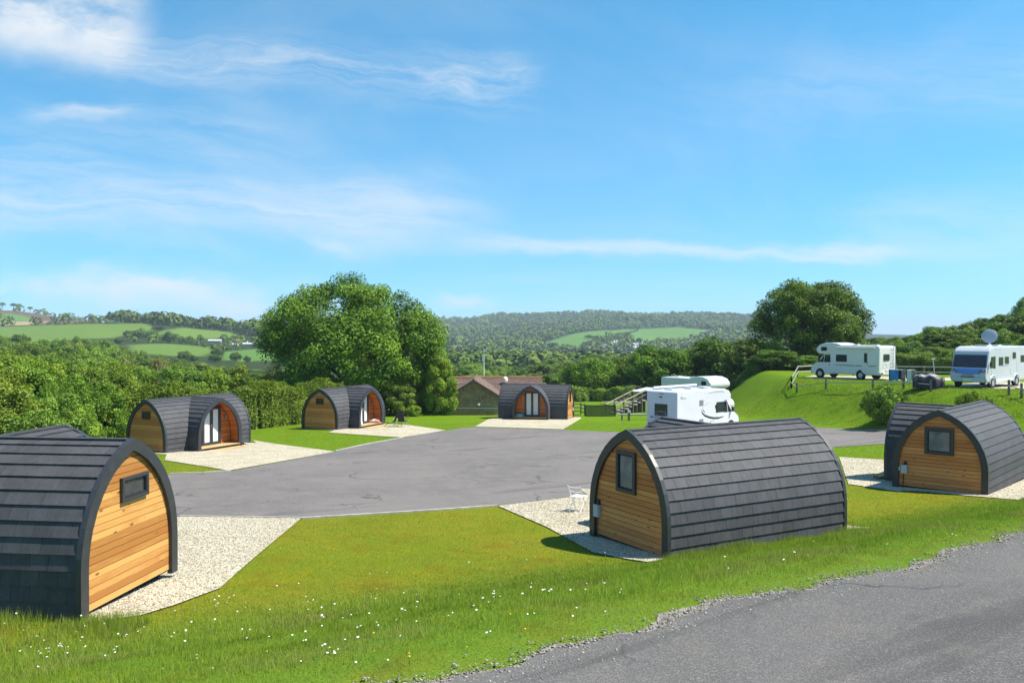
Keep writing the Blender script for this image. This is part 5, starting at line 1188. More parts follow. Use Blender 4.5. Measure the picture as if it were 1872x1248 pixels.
# low beam and service post on the lawn
bp = on(1150, 66.5); sv = empty('service_post', bp, 0.1, 'short grey post with white top beside a low timber beam', 'service post'); MB().box((0, 0, 0.32), (0.16, 0.16, 0.74)).build('post', m_post, sv); MB().box((0, -0.02, 0.72), (0.24, 0.22, 0.22)).build('tap_box', m_box, sv, bevel=0.03); MB().tube([(0, -0.12, 0.66), (0, -0.2, 0.64), (0, -0.2, 0.58)], 0.02, 6).build('tap', m_stripe, sv)
bm_ = on(1160, 67.5); be = empty('timber_beam', bm_, -0.08, 'long low timber bench left of the white parked motorhome', 'bench'); MB().box((0.1, 0, 0.42), (2.6, 0.28, 0.09)).build('seat', m_rail, be)
for x in (-1.0, 1.1): MB().box((x, 0, 0.16), (0.10, 0.22, 0.44)).build('leg', m_post, be)
sp_ = on(1139, 62); sg = empty('marker_stake', sp_, 0, 'thin pale marker stake on the lawn left of the parked motorhome', 'stake'); MB().tube([(0, 0, -0.1), (0, 0, 0.95)], 0.018, 6).build('stake', m_rail, sg); MB().box((0, 0, 0.99), (0.05, 0.03, 0.10)).build('tip', m_white, sg)
# small hut roofs beyond the lawn
ht = on(1155, 116); hu = empty('hut', ht, 0.25, 'small hut with pale roof beyond the far lawn hedge', 'hut'); ph = hz_(704, 116) - ht.z
MB().prism([(-1.6, 0), (1.6, 0), (1.6, ph - 0.75), (0, ph - 0.05), (-1.6, ph - 0.75)], -1.8, 1.8, 'y').build('wall', m_barge, hu)
for s in (-1, 1): MB().add([(0, -2, ph), (s * 1.85, -2, ph - 0.85), (s * 1.85, 2, ph - 0.85), (0, 2, ph), (0, -2, ph + .05), (s * 1.85, -2, ph - .8), (s * 1.85, 2, ph - .8), (0, 2, ph + .05)], [(0, 1, 2, 3), (7, 6, 5, 4), (0, 4, 5, 1), (1, 5, 6, 2), (2, 6, 7, 3), (3, 7, 4, 0)]).build('roof', m_silver if s > 0 else m_barge, hu)
# lamp on the terrace
lp_ = on(1707, 77); la = empty('bollard_lamp', lp_, 0, 'slim leaning lamp post behind the covered bicycles', 'lamp post'); hl_ = hz_(655, 77) - lp_.z
MB().tube([(0.1, 0, -0.1), (-0.05, 0, hl_ - 0.1)], 0.035, 6).build('pole', m_silver, la); MB().box((-0.05, 0, hl_ - 0.04), (0.26, 0.16, 0.12)).build('lamp_head', m_white, la, bevel=0.02)
# clothes airer with towels
ap = on(1650, 62.4); ai = empty('clothes_airer', ap, R(-28), 'clothes airer hung with a blue towel and patterned washing', 'clothes airer'); mb = MB()
for s in (-1, 1):
    mb.tube([(-0.9, s * 0.45, 0), (-0.9, -s * 0.25, 1.05)], 0.014, 6); mb.tube([(0.9, s * 0.45, 0), (0.9, -s * 0.25, 1.05)], 0.014, 6); mb.tube([(-0.9, s * 0.25, 1.05), (0.9, s * 0.25, 1.05)], 0.014, 6)
for q in range(4): mb.tube([(-0.9, -0.2 + 0.13 * q, 1.05), (0.9, -0.2 + 0.13 * q, 1.05)], 0.007, 5)
mb.build('frame', m_alu, ai)
m_tow = [pmat('blue_towel', (0.05, 0.24, 0.52), 0.95, 0.15, 5), pmat('navy_cloth', (0.02, 0.025, 0.05), 0.95), pmat('white_cloth', (0.68, 0.66, 0.64), 0.95, 0.08, 6), pmat('checked_cloth', (0.50, 0.42, 0.46), 0.95, col2=(0.08, 0.07, 0.12), scale=12), pmat('cream_cloth', (0.60, 0.55, 0.42), 0.95, 0.1, 6)]
for k, (x0, w_, yy, l_, mm) in enumerate(((-0.82, 0.55, -0.27, 0.80, 0), (-0.26, 0.22, -0.26, 0.72, 1), (-0.02, 0.24, -0.27, 0.86, 3), (0.24, 0.20, -0.14, 0.7, 1), (0.32, 0.30, -0.28, 0.92, 2), (0.62, 0.26, -0.24, 0.80, 3), (0.4, 0.4, 0.0, 0.7, 4), (-0.5, 0.5, 0.05, 0.75, 2), (-0.9, 0.14, -0.1, 0.85, 1))):
    n = 8; vs = []; fs = []
    for i in range(n + 1):
        yo = 0.018 * math.sin(i * 1.9 + k); xx = x0 + w_ * i / n
        vs += [(xx, yy + yo, 1.08 - l_ * (1 + 0.05 * math.sin(i + k))), (xx, yy + yo * 0.3, 1.08), (xx, yy + 0.05, 1.09), (xx, yy + 0.055 + yo, 1.08 - l_ * 0.6)]
        if i:
            for j in range(3): fs.append((4 * (i - 1) + j, 4 * i + j, 4 * i + j + 1, 4 * (i - 1) + j + 1))
    MB().add(vs, fs).build('towel' if mm in (0, 2) else 'garment', m_tow[mm], ai)
# bicycles under a cover
bk = on(1698, 58.6); bc = empty('covered_bicycles', bk, R(-30), 'pair of bicycles under a grey and black cover on the terrace', 'bicycle cover')
n = 16; m2 = 9; vs = []; fs = []
for i in range(n + 1):
    x = -0.98 + 1.96 * i / n; top = 0.98 * (1 - 0.28 * abs(x) ** 2.2) + 0.05 * math.sin(x * 7) + 0.03 * math.sin(x * 13 + 1)
    for j in range(m2):
        a = math.pi * j / (m2 - 1); yy = -math.cos(a) * (0.40 + 0.04 * math.sin(3 * x)) * (1.25 - 0.45 * math.sin(a)); vs.append((x, yy + 0.03 * math.sin(9 * x + j), max(0.0, top * math.sin(a) ** 0.55)))
for i in range(n):
    for j in range(m2 - 1): fs.append((i * m2 + j, i * m2 + j + 1, (i + 1) * m2 + j + 1, (i + 1) * m2 + j))
fs += [tuple(range(m2)), tuple(range(n * m2, (n + 1) * m2))[::-1]]
MB().add(vs, fs).build('cover_skirt', pmat('black_nylon', (0.012, 0.012, 0.014), 0.55, 0.3, 6, bump=0.4, bscale=10, dist=0.04), bc, smooth=True)
vs2 = [(p[0] * 1.0, p[1] * 1.03, p[2] + 0.012) for p in vs]; f2 = [f for f in fs[:-2] if all(vs[q][2] > 0.72 for q in f)]
MB().add(vs2, f2).build('cover_top', pmat('grey_nylon', (0.24, 0.24, 0.25), 0.5, 0.2, 6, bump=0.4, bscale=9, dist=0.04), bc, smooth=True)
for x in (-0.55, 0.55):
    wh = MB()
    wh.tube([(x + 0.30 * math.cos(R(a)), -0.46, 0.31 + 0.30 * math.sin(R(a))) for a in range(0, 361, 24)], 0.02, 5, False); wh.build('wheel', m_tyre, bc)
# camping things by the pod under the oak
def sling(name, par, pts, w, mat, th=0.02):
    mb = MB()
    for a, b_ in zip(pts[:-1], pts[1:]):
        a, b_ = Vector(a), Vector(b_); nrm = Vector((-(b_ - a).z, 0, (b_ - a).x)).normalized() * th; W_ = Vector((0, w / 2, 0))
        mb.hexa([a - W_ - nrm, a + W_ - nrm, b_ + W_ - nrm, b_ - W_ - nrm, a - W_, a + W_, b_ + W_, b_ - W_])
    return mb.build(name, mat, par)
m_blk = pmat('black_fabric', (0.020, 0.020, 0.026), 0.8, 0.2, 8); m_lime2 = pmat('lime_frame', (0.42, 0.55, 0.10), 0.5)
c1 = gp(737, 780.5); k1 = empty('camping_chair', c1, R(65), 'high-backed black camping chair on gravel under the oak', 'chair')
sling('seat', k1, [(-0.25, 0, 0.42), (0.28, 0, 0.46)], 0.52, m_blk); sling('backrest', k1, [(-0.25, 0, 0.42), (-0.36, 0, 0.8), (-0.44, 0, 1.18)], 0.55, m_blk)
for s in (-1, 1):
    for a, b_ in (((-0.42, 0), (0.30, 0.46)), ((0.34, 0), (-0.30, 0.46))): MB().tube([(a[0], s * 0.28, a[1]), (b_[0], s * 0.28, b_[1])], 0.014, 6).build('leg', m_grey, k1)
    MB().box((0.02, s * 0.31, 0.66), (0.5, 0.06, 0.03)).build('armrest', m_blk, k1)
c2 = gp(716, 780.5); k2 = empty('camping_lounger', c2, R(25), 'lime framed black lounger tipped up beside the black camping chair', 'lounger')
sling('seat', k2, [(-0.35, 0, 0.30), (0.15, 0, 0.34)], 0.42, m_blk); sling('backrest', k2, [(0.15, 0, 0.34), (0.34, 0, 0.70), (0.45, 0, 1.0)], 0.40, m_blk)
for s in (-1, 1): MB().tube([(-0.55, s * 0.23, 0.02), (-0.1, s * 0.23, 0.34), (0.20, s * 0.23, 0.40), (0.40, s * 0.22, 0.80), (0.47, s * 0.12, 1.06)], 0.017, 6).build('frame', m_lime2, k2); MB().tube([(0.4, s * 0.23, 0.01), (0.05, s * 0.23, 0.36)], 0.014, 6).build('leg', m_lime2, k2)
c3 = gp(727, 779); k3 = empty('camping_table', c3, R(10), 'low grey camping table between the two camping chairs', 'table'); MB().box((0, 0, 0.50), (0.62, 0.5, 0.03)).build('table_top', m_silver, k3)
for sx_ in (-1, 1):
    for sy_ in (-1, 1): MB().tube([(sx_ * 0.27, sy_ * 0.2, 0), (sx_ * 0.25, sy_ * 0.2, 0.49)], 0.014, 6).build('leg', m_grey, k3)
def soft(name, loc_, dims, mat, label, cat, seed, rz=0.0):
    r_ = random.Random(seed); bm = bmesh.new(); bmesh.ops.create_icosphere(bm, subdivisions=3, radius=1.0)
    for v in bm.verts:
        k = 1 + 0.10 * math.sin(v.co.x * 5 + seed) * math.sin(v.co.y * 4 + 1) + r_.uniform(-.03, .03); v.co = Vector((v.co.x * dims[0] / 2 * k, v.co.y * dims[1] / 2 * k, max(v.co.z, -0.35) * dims[2] / 1.35 * k + dims[2] * 0.26))
    me = bpy.data.meshes.new(name); bm.to_mesh(me); bm.free(); me.polygons.foreach_set('use_smooth', [True] * len(me.polygons))
    return tag(link(name, me, mat, None, loc_, rz), label, cat)
def pod_pt(k, a, b_, z_): p = loc(k, a, b_); return (p[0], p[1], PODS[k][2] + CZ + z_)
soft('towel', pod_pt('M1', -0.85, 1.95, 0.28), (0.75, 0.45, 0.26), pmat('red_white_towel', (0.62, 0.55, 0.52), 0.95, col2=(0.30, 0.05, 0.08), scale=5), 'crumpled red and white towel on the porch of the pod under the oak', 'towel', 2)
soft('bag', pod_pt('M2', 0.95, 1.95, 0.28), (0.70, 0.42, 0.26), pmat('teal_bag', (0.12, 0.32, 0.32), 0.7, 0.1), 'teal bag on the porch deck of the farthest pod', 'bag', 4)
soft('bag', pod_pt('M1', 0.98, 1.98, 0.28), (0.42, 0.40, 0.42), pmat('white_bag', (0.62, 0.66, 0.68), 0.7, 0.1), 'pale bag at the left side of the porch under the oak', 'bag', 6)
# white folding chair beside the nearest pod
fc = gp(1057, 936); fch = empty('folding_chair', fc, R(58), 'white folding chair on the gravel beside the nearest pod', 'chair')
m_chair = pmat('white_enamel', (0.80, 0.79, 0.76), 0.4, 0.03)
for s in (-1, 1):
    MB().tube([(0.27, s * 0.20, 0.0), (-0.05, s * 0.20, 0.46), (-0.26, s * 0.20, 0.80)], 0.013, 6).build('back_leg', m_chair, fch); MB().tube([(-0.27, s * 0.18, 0.0), (0.20, s * 0.18, 0.45)], 0.013, 6).build('leg', m_chair, fch)
for q in range(5): MB().box((-0.13 + q * 0.085, 0, 0.46), (0.07, 0.38, 0.016)).build('seat_slat', m_chair, fch)
for z_, xx in ((0.76, -0.235), (0.62, -0.15)): MB().tube([(xx, -0.2, z_), (xx - 0.035, 0, z_ - 0.01), (xx, 0.2, z_)], 0.016, 6).build('back_slat', m_chair, fch)
MB().tube([(0.20, -0.2, 0.10), (0.20, 0.2, 0.10)], 0.010, 6).build('stretcher', m_chair, fch)
# ------------------------------------------------------------------ far farms and caravan park
m_cav = pmat('caravan_white', (0.78, 0.78, 0.76), 0.5, 0.05); m_shed = pmat('shed_sheet', (0.50, 0.52, 0.54), 0.6, 0.1); m_wall = pmat('farm_wall', (0.55, 0.50, 0.42), 0.9, 0.1); m_redroof = pmat('red_roof', (0.32, 0.15, 0.10), 0.9, 0.1)
cv = MB().prism([(-1.6, 0), (1.6, 0), (1.6, 2.5), (0, 3.1), (-1.6, 2.5)], -4.8, 4.8, 'x').mesh('static_caravan'); cv.materials.append(m_cav)
rg = random.Random(8)
spots = [(1093, 637), (1098, 634), (1104, 638), (1109, 637), (1111, 632), (1116, 634), (1121, 628), (1124, 631), (1126, 625), (1129, 634), (1131, 637), (1133, 627), (1136, 630), (1138, 625), (1140, 633), (1143, 628), (1146, 635), (1148, 626), (1150, 633), (1153, 637), (1127, 638), (1154, 630), (1163, 631), (1164, 634), (1169, 628), (1168, 631), (1188, 632), (1120, 637), (1135, 634), (1145, 631), (1158, 636), (1102, 643), (1122, 646), (1128, 627), (1141, 637), (1114, 629)]
for (px, py) in spots:
    g = gp(px, py + 1.0, 700); o = bpy.data.objects.new('static_caravan', cv); COL.objects.link(o); o.location = (g.x, g.y, g.z - 0.2); o.rotation_euler = (0, 0, rg.uniform(-0.5, 0.9))
    tag(o, 'tiny white static caravan in the park across the valley', 'caravan', 'static caravans across the valley')
def barn(px, py, wpx, hpx, m_roofx, label, dmin=250):
    g = gp(px, py, dmin); d = g.y; w_, h_ = wpx / F * d, hpx / F * d; r = empty('farm_building', (g.x, g.y, g.z - 0.3), rg.uniform(-0.2, 0.2), label, 'building')
    MB().prism([(-w_ * .2, 0), (w_ * .2, 0), (w_ * .2, h_ * 0.55), (0, h_ * 0.9), (-w_ * .2, h_ * 0.55)], -w_ / 2, w_ / 2, 'x').build('wall', m_wall, r)
    for s in (-1, 1):
        a, b_ = (0, h_), (s * (w_ * .2 + 0.5), h_ * 0.52); MB().add([(-w_ / 2 - .3, a[0], a[1]), (w_ / 2 + .3, a[0], a[1]), (w_ / 2 + .3, b_[0], b_[1]), (-w_ / 2 - .3, b_[0], b_[1]), (-w_ / 2 - .3, a[0], a[1] + .25), (w_ / 2 + .3, a[0], a[1] + .25), (w_ / 2 + .3, b_[0], b_[1] + .25), (-w_ / 2 - .3, b_[0], b_[1] + .25)], [(0, 1, 2, 3), (7, 6, 5, 4), (0, 4, 5, 1), (1, 5, 6, 2), (2, 6, 7, 3), (3, 7, 4, 0)]).build('roof', m_roofx, r)
barn(393, 625, 22, 5, m_shed, 'long pale barn at the left end of the far farm'); barn(440, 626, 24, 6, m_redroof, 'red roofed house in the far farm'); barn(456, 631, 26, 5, m_shed, 'grey shed in front of the red roofed far farmhouse'); barn(484, 633, 18, 6, m_shed, 'grey shed of the far farm beside the oak crown'); barn(425, 631, 20, 4, m_shed, 'low shed in the middle of the far farm')
barn(826, 643, 14, 4, m_shed, 'small pale shed just right of the oak in the valley', 500); barn(848, 644, 14, 4, m_shed, 'middle one of three pale sheds in the valley right of the oak', 500); barn(877, 647, 17, 5, m_cav, 'bright white roofed shed behind the mast in the valley', 500)
barn(1162, 646, 15, 3, m_cav, 'long white roof at the foot of the caravan park', 700); barn(1360, 609, 16, 4, m_shed, 'pale farm building on the hill left of the dome shaped tree', 700)
# ------------------------------------------------------------------ grass, flowers, loose stones
m_blade, t, b = new_mat('grass_blades')
tint = t.node('ShaderNodeAttribute', attribute_name='tint').outputs['Fac']; hay = t.node('ShaderNodeAttribute', attribute_name='hay').outputs['Fac']
c = t.mix(tint, (0.160, 0.235, 0.018), (0.330, 0.430, 0.055)); c = t.mix(hay, c, (0.30, 0.25, 0.10))
t.put(b.inputs['Base Color'], c); b.inputs['Roughness'].default_value = 0.55; b.inputs['Specular IOR Level'].default_value = 0.25
tr = t.node('ShaderNodeBsdfTranslucent'); t.put(tr.inputs['Color'], t.mix(1.0, c, (1.1, 1.2, 0.6), 'MULTIPLY')); mx = t.node('ShaderNodeMixShader'); mx.inputs[0].default_value = 0.3
t.l.new(b.outputs[0], mx.inputs[1]); t.l.new(tr.outputs[0], mx.inputs[2]); t.l.new(mx.outputs[0], m_blade.node_tree.nodes['Material Output'].inputs[0])
g_ = np.random.default_rng(99)
def nz(x, y, f, s=0.0):
    return 0.5 + 0.25 * (np.sin(x * f + 1.7 * np.sin(y * f * 0.83 + s)) + np.sin(y * f * 1.13 + 1.3 * np.sin(x * f * 0.71 + s * 2.1)))
def blades(name, x, y, h, w, tint, hay, lean=0.35, zoff=0.0):
    n = len(x); z = terr(x, y) + zoff; a = g_.uniform(0, 2 * np.pi, n); dx, dy = np.cos(a), np.sin(a); la = g_.uniform(0, 2 * np.pi, n); lm = np.abs(g_.normal(0, lean, n)) * h
    b0 = np.stack([x - dx * w / 2, y - dy * w / 2, z - 0.01], 1); b1 = np.stack([x + dx * w / 2, y + dy * w / 2, z - 0.01], 1); tp = np.stack([x + np.cos(la) * lm, y + np.sin(la) * lm, z + h], 1)
    v = np.stack([b0, b1, tp], 1).reshape(-1, 3)
    return np_mesh(name, v, 3, np.arange(3 * n).reshape(n, 3), {'tint': ('FLOAT', np.repeat(np.clip(tint, 0, 1), 3)), 'hay': ('FLOAT', np.repeat(np.clip(hay, 0, 1), 3))})
def in_view(x, y, m=60): px = 936 + F * x / np.maximum(y, 0.1); return (px > -m) & (px < 1872 + m) & (y > 5)
def off_pods(x, y, m=0.0):
    ok = np.ones(len(x), bool)
    for k in PODS:
        c_, u_, v_ = frame_of(k); a = (x - c_.x) * u_.x + (y - c_.y) * u_.y; b_ = (x - c_.x) * v_.x + (y - c_.y) * v_.y
        ok &= ~((np.abs(a) < PL / 2 - 0.1 + m) & (b_ > -1.45 - m) & (b_ < 2.4 + m))
    return ok
def pads_clear(x, y):
    ok = np.ones(len(x), bool)
    for P in PADPOLY: ok &= poly_dist(x, y, P) > -0.07 * g_.random(len(x)) ** 2
    return ok
# long grass on the bank above the lawn
N = 520000
u = g_.uniform(-16, 34, N); s = g_.uniform(8.1, 15.6, N); x = ex * u + nx * s; y = ey * u + ny * s
edge_s = 8.05 + 0.13 * np.sin(u * 0.9) + 0.08 * np.sin(u * 2.3 + 1) + 0.20
pk = in_view(x, y) & off_pods(x, y) & (s > edge_s + 0.25 * np.abs(np.sin(u * 0.55 + 0.4)) * g_.random(N)) & (g_.random(N) < np.clip((16.2 - s) / 2.0, 0.0, 1)) & (g_.random(N) < np.clip((34 / y) ** 1.1, 0.2, 1))
x, y, s, u = x[pk], y[pk], s[pk], u[pk]; ok = pads_clear(x, y); x, y, s, u = x[ok], y[ok], s[ok], u[ok]
patchy = nz(x, y, 0.9) * 0.6 + nz(x, y, 2.7, 1.0) * 0.4; cl = np.clip((s - 8.2) / 1.2, 0.25, 1) * np.clip((15.8 - s) / 2.4, 0.25, 1)
h = (0.028 + 0.05 * patchy + 0.14 * np.clip(nz(x, y, 4.3, 0.3) * 0.5 + nz(x, y, 9.1, 1.1) * 0.5 - 0.45, 0, 1)) * cl * g_.uniform(0.5, 1.4, len(x)); w = g_.uniform(0.006, 0.011, len(x)) * np.clip(y / 13, 0.8, 1.8)
gr = link('long_grass', blades('long_grass', x, y, h, w, 0.85 * patchy - 0.5 * np.clip(nz(x, y, 5.3, 0.9) - 0.55, 0, 1) + g_.normal(0, 0.22, len(x)), np.clip(nz(x, y, 1.7, 2.2) - 0.62, 0, 0.3) * 1.6 + (g_.random(len(x)) < 0.05) * 0.8 + np.clip(0.9 - (s - 8.2) * 1.2, 0, 0.5)), m_blade); tag(gr, 'long green grass covering the bank beside the lane', 'grass', kind='stuff')
NB1 = len(x)
# short mown turf of the lawns nearest the camera
N = 480000
y = 14 + 50 * g_.random(N) ** 1.25 ; x = (g_.uniform(-60, 1930, N) - 936) / F * y; s = sroad(x, y)
pk = (s > 13.2) & off_pods(x, y) ; x, y = x[pk], y[pk]
ok = pads_clear(x, y) & (poly_dist(x, y, np.array(yard)) > 0.05); x, y = x[ok], y[ok]
pt = nz(x, y, 0.6, 2.0) * 0.5 + nz(x, y, 2.1, 0.5) * 0.5
tf = link('mown_turf', blades('mown_turf', x, y, g_.uniform(0.012, 0.032, len(x)), g_.uniform(0.012, 0.022, len(x)) * np.clip(y / 18, 0.9, 2.6), 0.30 + 0.5 * pt + g_.normal(0, 0.18, len(x)), np.clip(0.24 - 0.9 * (pt - 0.46) + (g_.random(len(x)) < 0.10) * 0.3, 0, 0.6) * np.clip((46 - y) / 12, 0.25, 1), 0.6), m_blade); tag(tf, 'short yellowish mown turf of the lawn between the two near pods', 'grass', kind='stuff')
# unmown grass against the flanks of the two near pods
xs_, ys_ = [], []
for k, a0, a1, b0, b1, n in (('L1', -3.2, 3.1, -2.9, -1.42, 9000), ('R1', -2.6, 3.3, -2.3, -1.42, 6000), ('R1', -3.2, -2.2, -2.4, -1.5, 1500), ('L1', 2.6, 4.0, -2.6, -1.3, 3000)):
    a = g_.uniform(a0, a1, n); b_ = b1 - np.abs(g_.normal(0, 0.45, n)) * (b1 - b0) / 0.9; c_, u_, v_ = frame_of(k); xs_.append(c_.x + u_.x * a + v_.x * b_); ys_.append(c_.y + u_.y * a + v_.y * b_)
x, y = np.concatenate(xs_), np.concatenate(ys_); cl_ = nz(x, y, 3.0, 0.4)
ug = link('unmown_grass', blades('unmown_grass', x, y, (0.06 + 0.20 * cl_) * g_.uniform(0.4, 1.3, len(x)), g_.uniform(0.006, 0.011, len(x)), g_.uniform(0.1, 0.7, len(x)), (g_.random(len(x)) < 0.12) * 0.8, 0.3), m_blade); tag(ug, 'unmown grass growing against the flanks of the two near pods', 'grass', kind='stuff')
# rougher grass on the terrace bank
N = 230000
x = g_.uniform(14, 46, N); y = g_.uniform(46, 80, N); d_ = poly_dist(x, y, TERR); pk = (d_ < 6.5) & (d_ > -3.5) & in_view(x, y) & (poly_dist(x, y, np.array(yard)) > 0.1) & (y < 75)
for P in HARD: pk &= poly_dist(x, y, np.array(P)) > 0.0
x, y = x[pk], y[pk]; pt = nz(x, y, 1.3, 0.7) * 0.5 + nz(x, y, 3.7, 1.9) * 0.5
tg = link('bank_grass', blades('bank_grass', x, y, (0.02 + 0.09 * pt ** 2) * g_.uniform(0.6, 1.4, len(x)), g_.uniform(0.03, 0.06, len(x)), 0.15 + 0.6 * pt + g_.normal(0, 0.15, len(x)), (g_.random(len(x)) < 0.05) * 0.5, 0.7), m_blade); tag(tg, 'rough tufted grass on the bank below the terrace', 'grass', kind='stuff')
# thin tall seed stalks
def stalks(n, fx):
    xs, ys = fx(n); return xs, ys
us = np.concatenate([g_.uniform(-2.2, 9.5, 260), g_.uniform(-9, -3, 240), g_.uniform(-3, 3, 200), g_.uniform(-4.4, -2.4, 160)]); ss = np.concatenate([g_.normal(13.2, 0.35, 260), g_.normal(14.2, 0.4, 240), g_.normal(14.3, 0.35, 200), g_.normal(14.6, 0.3, 160)])
x = ex * us + nx * ss; y = ey * us + ny * ss; ok = off_pods(x, y, 0.02) & pads_clear(x, y); x, y = x[ok], y[ok]
sk = link('seed_stalks', blades('seed_stalks', x, y, g_.uniform(0.18, 0.42, len(x)), np.full(len(x), 0.010), g_.uniform(0.2, 0.6, len(x)), g_.uniform(0.4, 1.0, len(x)), 0.25), m_blade); tag(sk, 'thin tall seed stalks along the top of the lawn bank', 'grass', kind='stuff')
# daisies: white heads and a few yellow ones, on short stems
mb_v, mb_f, mi = [], [], []
m_daisy = pmat('daisy_white', (0.82, 0.82, 0.78), 0.7, 0.03); m_eye = pmat('daisy_yellow', (0.70, 0.48, 0.02), 0.7, 0.1); m_stem = pmat('flower_stem', (0.09, 0.15, 0.02), 0.7)
rd = random.Random(12); D = MB(); pts = []
clusters = [gp(a, b_, 6) for a, b_ in ((420, 1115), (470, 1130), (460, 1165), (525, 1165), (545, 1165), (620, 1140), (610, 1150), (700, 1105), (745, 1130), (790, 1115), (870, 1115), (880, 1113), (930, 1105), (990, 1105), (1025, 1100), (1030, 1103), (600, 1185), (640, 1200), (620, 1205), (580, 1210), (650, 1165), (730, 1145), (820, 1135), (40, 1135), (20, 1140), (90, 1205), (120, 1200), (140, 1200), (110, 1195), (180, 1215), (30, 1240), (300, 1160), (360, 1170), (400, 1100), (560, 1120), (60, 1180), (240, 1180), (1090, 1085))]
for c_ in clusters:
    for k in range(rd.randint(1, 4)): pts.append((c_.x + rd.gauss(0, 0.22), c_.y + rd.gauss(0, 0.22), 1))
for k in range(70):
    q = gp(rd.uniform(0, 1150), rd.uniform(1075, 1245), 6); pts.append((q.x, q.y, 1 if rd.random() < 0.8 else 0))
for k in range(30):
    q = gp(rd.uniform(1100, 1872), rd.uniform(985, 1060), 6); pts.append((q.x, q.y, 1 if rd.random() < 0.45 else 0))
for (a, b_) in ((512, 1009), (675, 1063), (707, 1061), (963, 1031), (505, 1080), (545, 1075), (857, 1042), (1120, 985)): q = gp(a, b_, 6); pts.append((q.x, q.y, 1))
for (xx, yy, kind) in pts:
    if sroad(xx, yy) < 8.5: continue
    zz = tz(xx, yy); h_ = rd.uniform(0.07, 0.17); r0 = rd.uniform(0.009, 0.017) * (0.7 if not kind else 1); tx, ty = rd.gauss(0, 0.25), rd.gauss(0, 0.25) - 0.15
    nrm = Vector((tx, ty, 1)).normalized(); q = Vector((0, 0, 1)).rotation_difference(nrm).to_matrix(); ce = Vector((xx, yy, zz + h_))
    D.cur = 0 if kind else 1; n = 9; ring = [ce + q @ Vector((r0 * (1 if k % 1 == 0 else .7) * math.cos(2 * math.pi * k / n), r0 * math.sin(2 * math.pi * k / n), 0.002)) for k in range(n)]
    D.add([ce + q @ Vector((0, 0, 0.004))] + ring, [(0, 1 + k, 1 + (k + 1) % n) for k in range(n)])
    D.cur = 1; D.add([ce + q @ Vector((0, 0, 0.009))] + [ce + q @ Vector((r0 * .36 * math.cos(2 * math.pi * k / 5), r0 * .36 * math.sin(2 * math.pi * k / 5), 0.0055)) for k in range(5)], [(0, 1 + k, 1 + (k + 1) % 5) for k in range(5)])
    D.cur = 2; D.add([(xx - .002, yy, zz), (xx + .002, yy, zz), tuple(ce)], [(0, 1, 2)])
tag(D.build('daisies', [m_daisy, m_eye, m_stem]), 'white daisies and yellow buttercups scattered through the long grass', 'flowers', kind='stuff')
# loose stones: cream gravel on the near pads, grey ones along the lane edge
def stones(name, x, y, r, off, mat, label):
    n = len(x); z = terr(x, y) + off; base = np.array([(1, 0, 0), (0, 1, 0), (-1, 0, 0), (0, -1, 0), (0, 0, .75), (0, 0, -.5)]); f0 = np.array([(0, 1, 4), (1, 2, 4), (2, 3, 4), (3, 0, 4), (1, 0, 5), (2, 1, 5), (3, 2, 5), (0, 3, 5)])
    a = g_.uniform(0, 6.28, n); V = base[None] * g_.uniform(0.6, 1.25, (n, 6, 1)) * r[:, None, None] * np.stack([g_.uniform(.7, 1.4, n), g_.uniform(.7, 1.1, n), g_.uniform(.5, .9, n)], 1)[:, None, :]
    ca, sa = np.cos(a)[:, None], np.sin(a)[:, None]; V = np.stack([V[..., 0] * ca - V[..., 1] * sa, V[..., 0] * sa + V[..., 1] * ca, V[..., 2]], -1) + np.stack([x, y, z], 1)[:, None, :]
    me = np_mesh(name, V.reshape(-1, 3), 3, (f0[None] + (np.arange(n) * 6)[:, None, None]).reshape(-1, 3), {'tint': ('FLOAT', np.repeat(g_.random(n), 6))})
    o = link(name, me, mat); tag(o, label, 'gravel', kind='stuff')
def stone_mat(name, a, b_, c_):
    m, t, bs = new_mat(name); ti = t.node('ShaderNodeAttribute', attribute_name='tint').outputs['Fac']; col = t.mix(t.rng(ti, 0.1, 0.9), a, b_); col = t.mix(t.rng(ti, 0.9, 0.97), col, c_)
    t.put(bs.inputs['Base Color'], col); bs.inputs['Roughness'].default_value = 0.85; return m
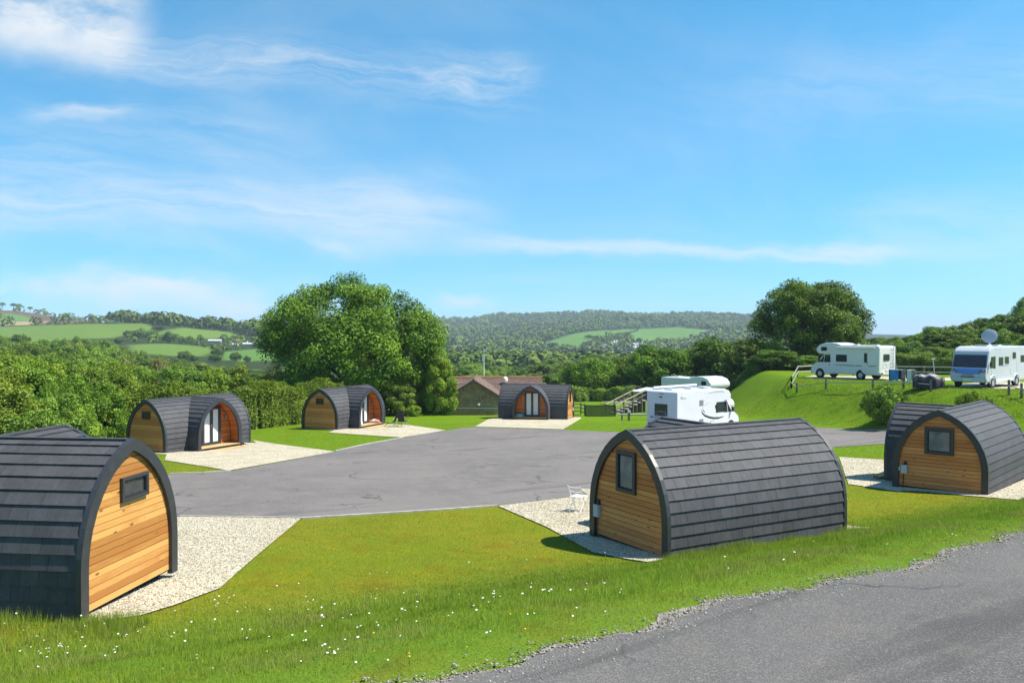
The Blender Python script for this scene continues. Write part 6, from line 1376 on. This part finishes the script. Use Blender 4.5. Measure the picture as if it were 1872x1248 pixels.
m_st1 = stone_mat('cream_pebble', (0.32, 0.27, 0.19), (0.60, 0.56, 0.46), (0.20, 0.15, 0.10)); m_st2 = stone_mat('lane_stone', (0.15, 0.14, 0.12), (0.34, 0.31, 0.26), (0.42, 0.38, 0.32))
for P, nst, lab in ((PADPOLY[0], 15000, 'loose cream gravel on the pad of the left sunlit pod'), (PADPOLY[1], 14000, 'loose cream gravel around the nearest shingled pod'), (PADPOLY[2], 5000, 'loose cream gravel around the pod at the right edge')):
    lo, hi = P.min(0), P.max(0); x = g_.uniform(lo[0], hi[0], nst * 2); y = g_.uniform(lo[1], hi[1], nst * 2); ok = (poly_dist(x, y, P) < -0.02) & in_view(x, y) & off_pods(x, y, -0.35); x, y = x[ok][:nst], y[ok][:nst]
    stones('loose_gravel', x, y, g_.uniform(0.012, 0.030, len(x)), 0.030, m_st1, lab)
u = g_.uniform(-6, 26, 9000); s = np.array([lane_edge(q) for q in u]) + np.abs(g_.normal(0, 0.16, 9000)) * np.where(g_.random(9000) < 0.35, -1.6, 1.0) ; x = ex * u + nx * s; y = ey * u + ny * s; ok = in_view(x, y); x, y = x[ok], y[ok]
stones('verge_stones', x, y, g_.uniform(0.006, 0.026, len(x)) ** 1.0 * g_.uniform(.5, 1.2, len(x)), 0.030, m_st2, 'loose stones along the ragged grass edge of the lane')
# ------------------------------------------------------------------ haze
m_haze = bpy.data.materials.new('air'); m_haze.use_nodes = True; hn = m_haze.node_tree; hn.nodes.clear()
ho = hn.nodes.new('ShaderNodeOutputMaterial'); pv = hn.nodes.new('ShaderNodeVolumePrincipled'); pv.inputs['Color'].default_value = (0.72, 0.86, 1.0, 1); pv.inputs['Density'].default_value = 0.00016; pv.inputs['Anisotropy'].default_value = 0.0
hn.links.new(pv.outputs[0], ho.inputs['Volume'])
zlo = float(GZ.min()) - 1.5; zhi = 130.0
hz_o = MB().box((0, 0, (zlo + zhi) / 2), (26000, 26000, zhi - zlo)).build('haze', m_haze); hz_o['kind'] = 'stuff'; hz_o['label'] = 'thin blue summer haze over the valley'; hz_o['category'] = 'haze'
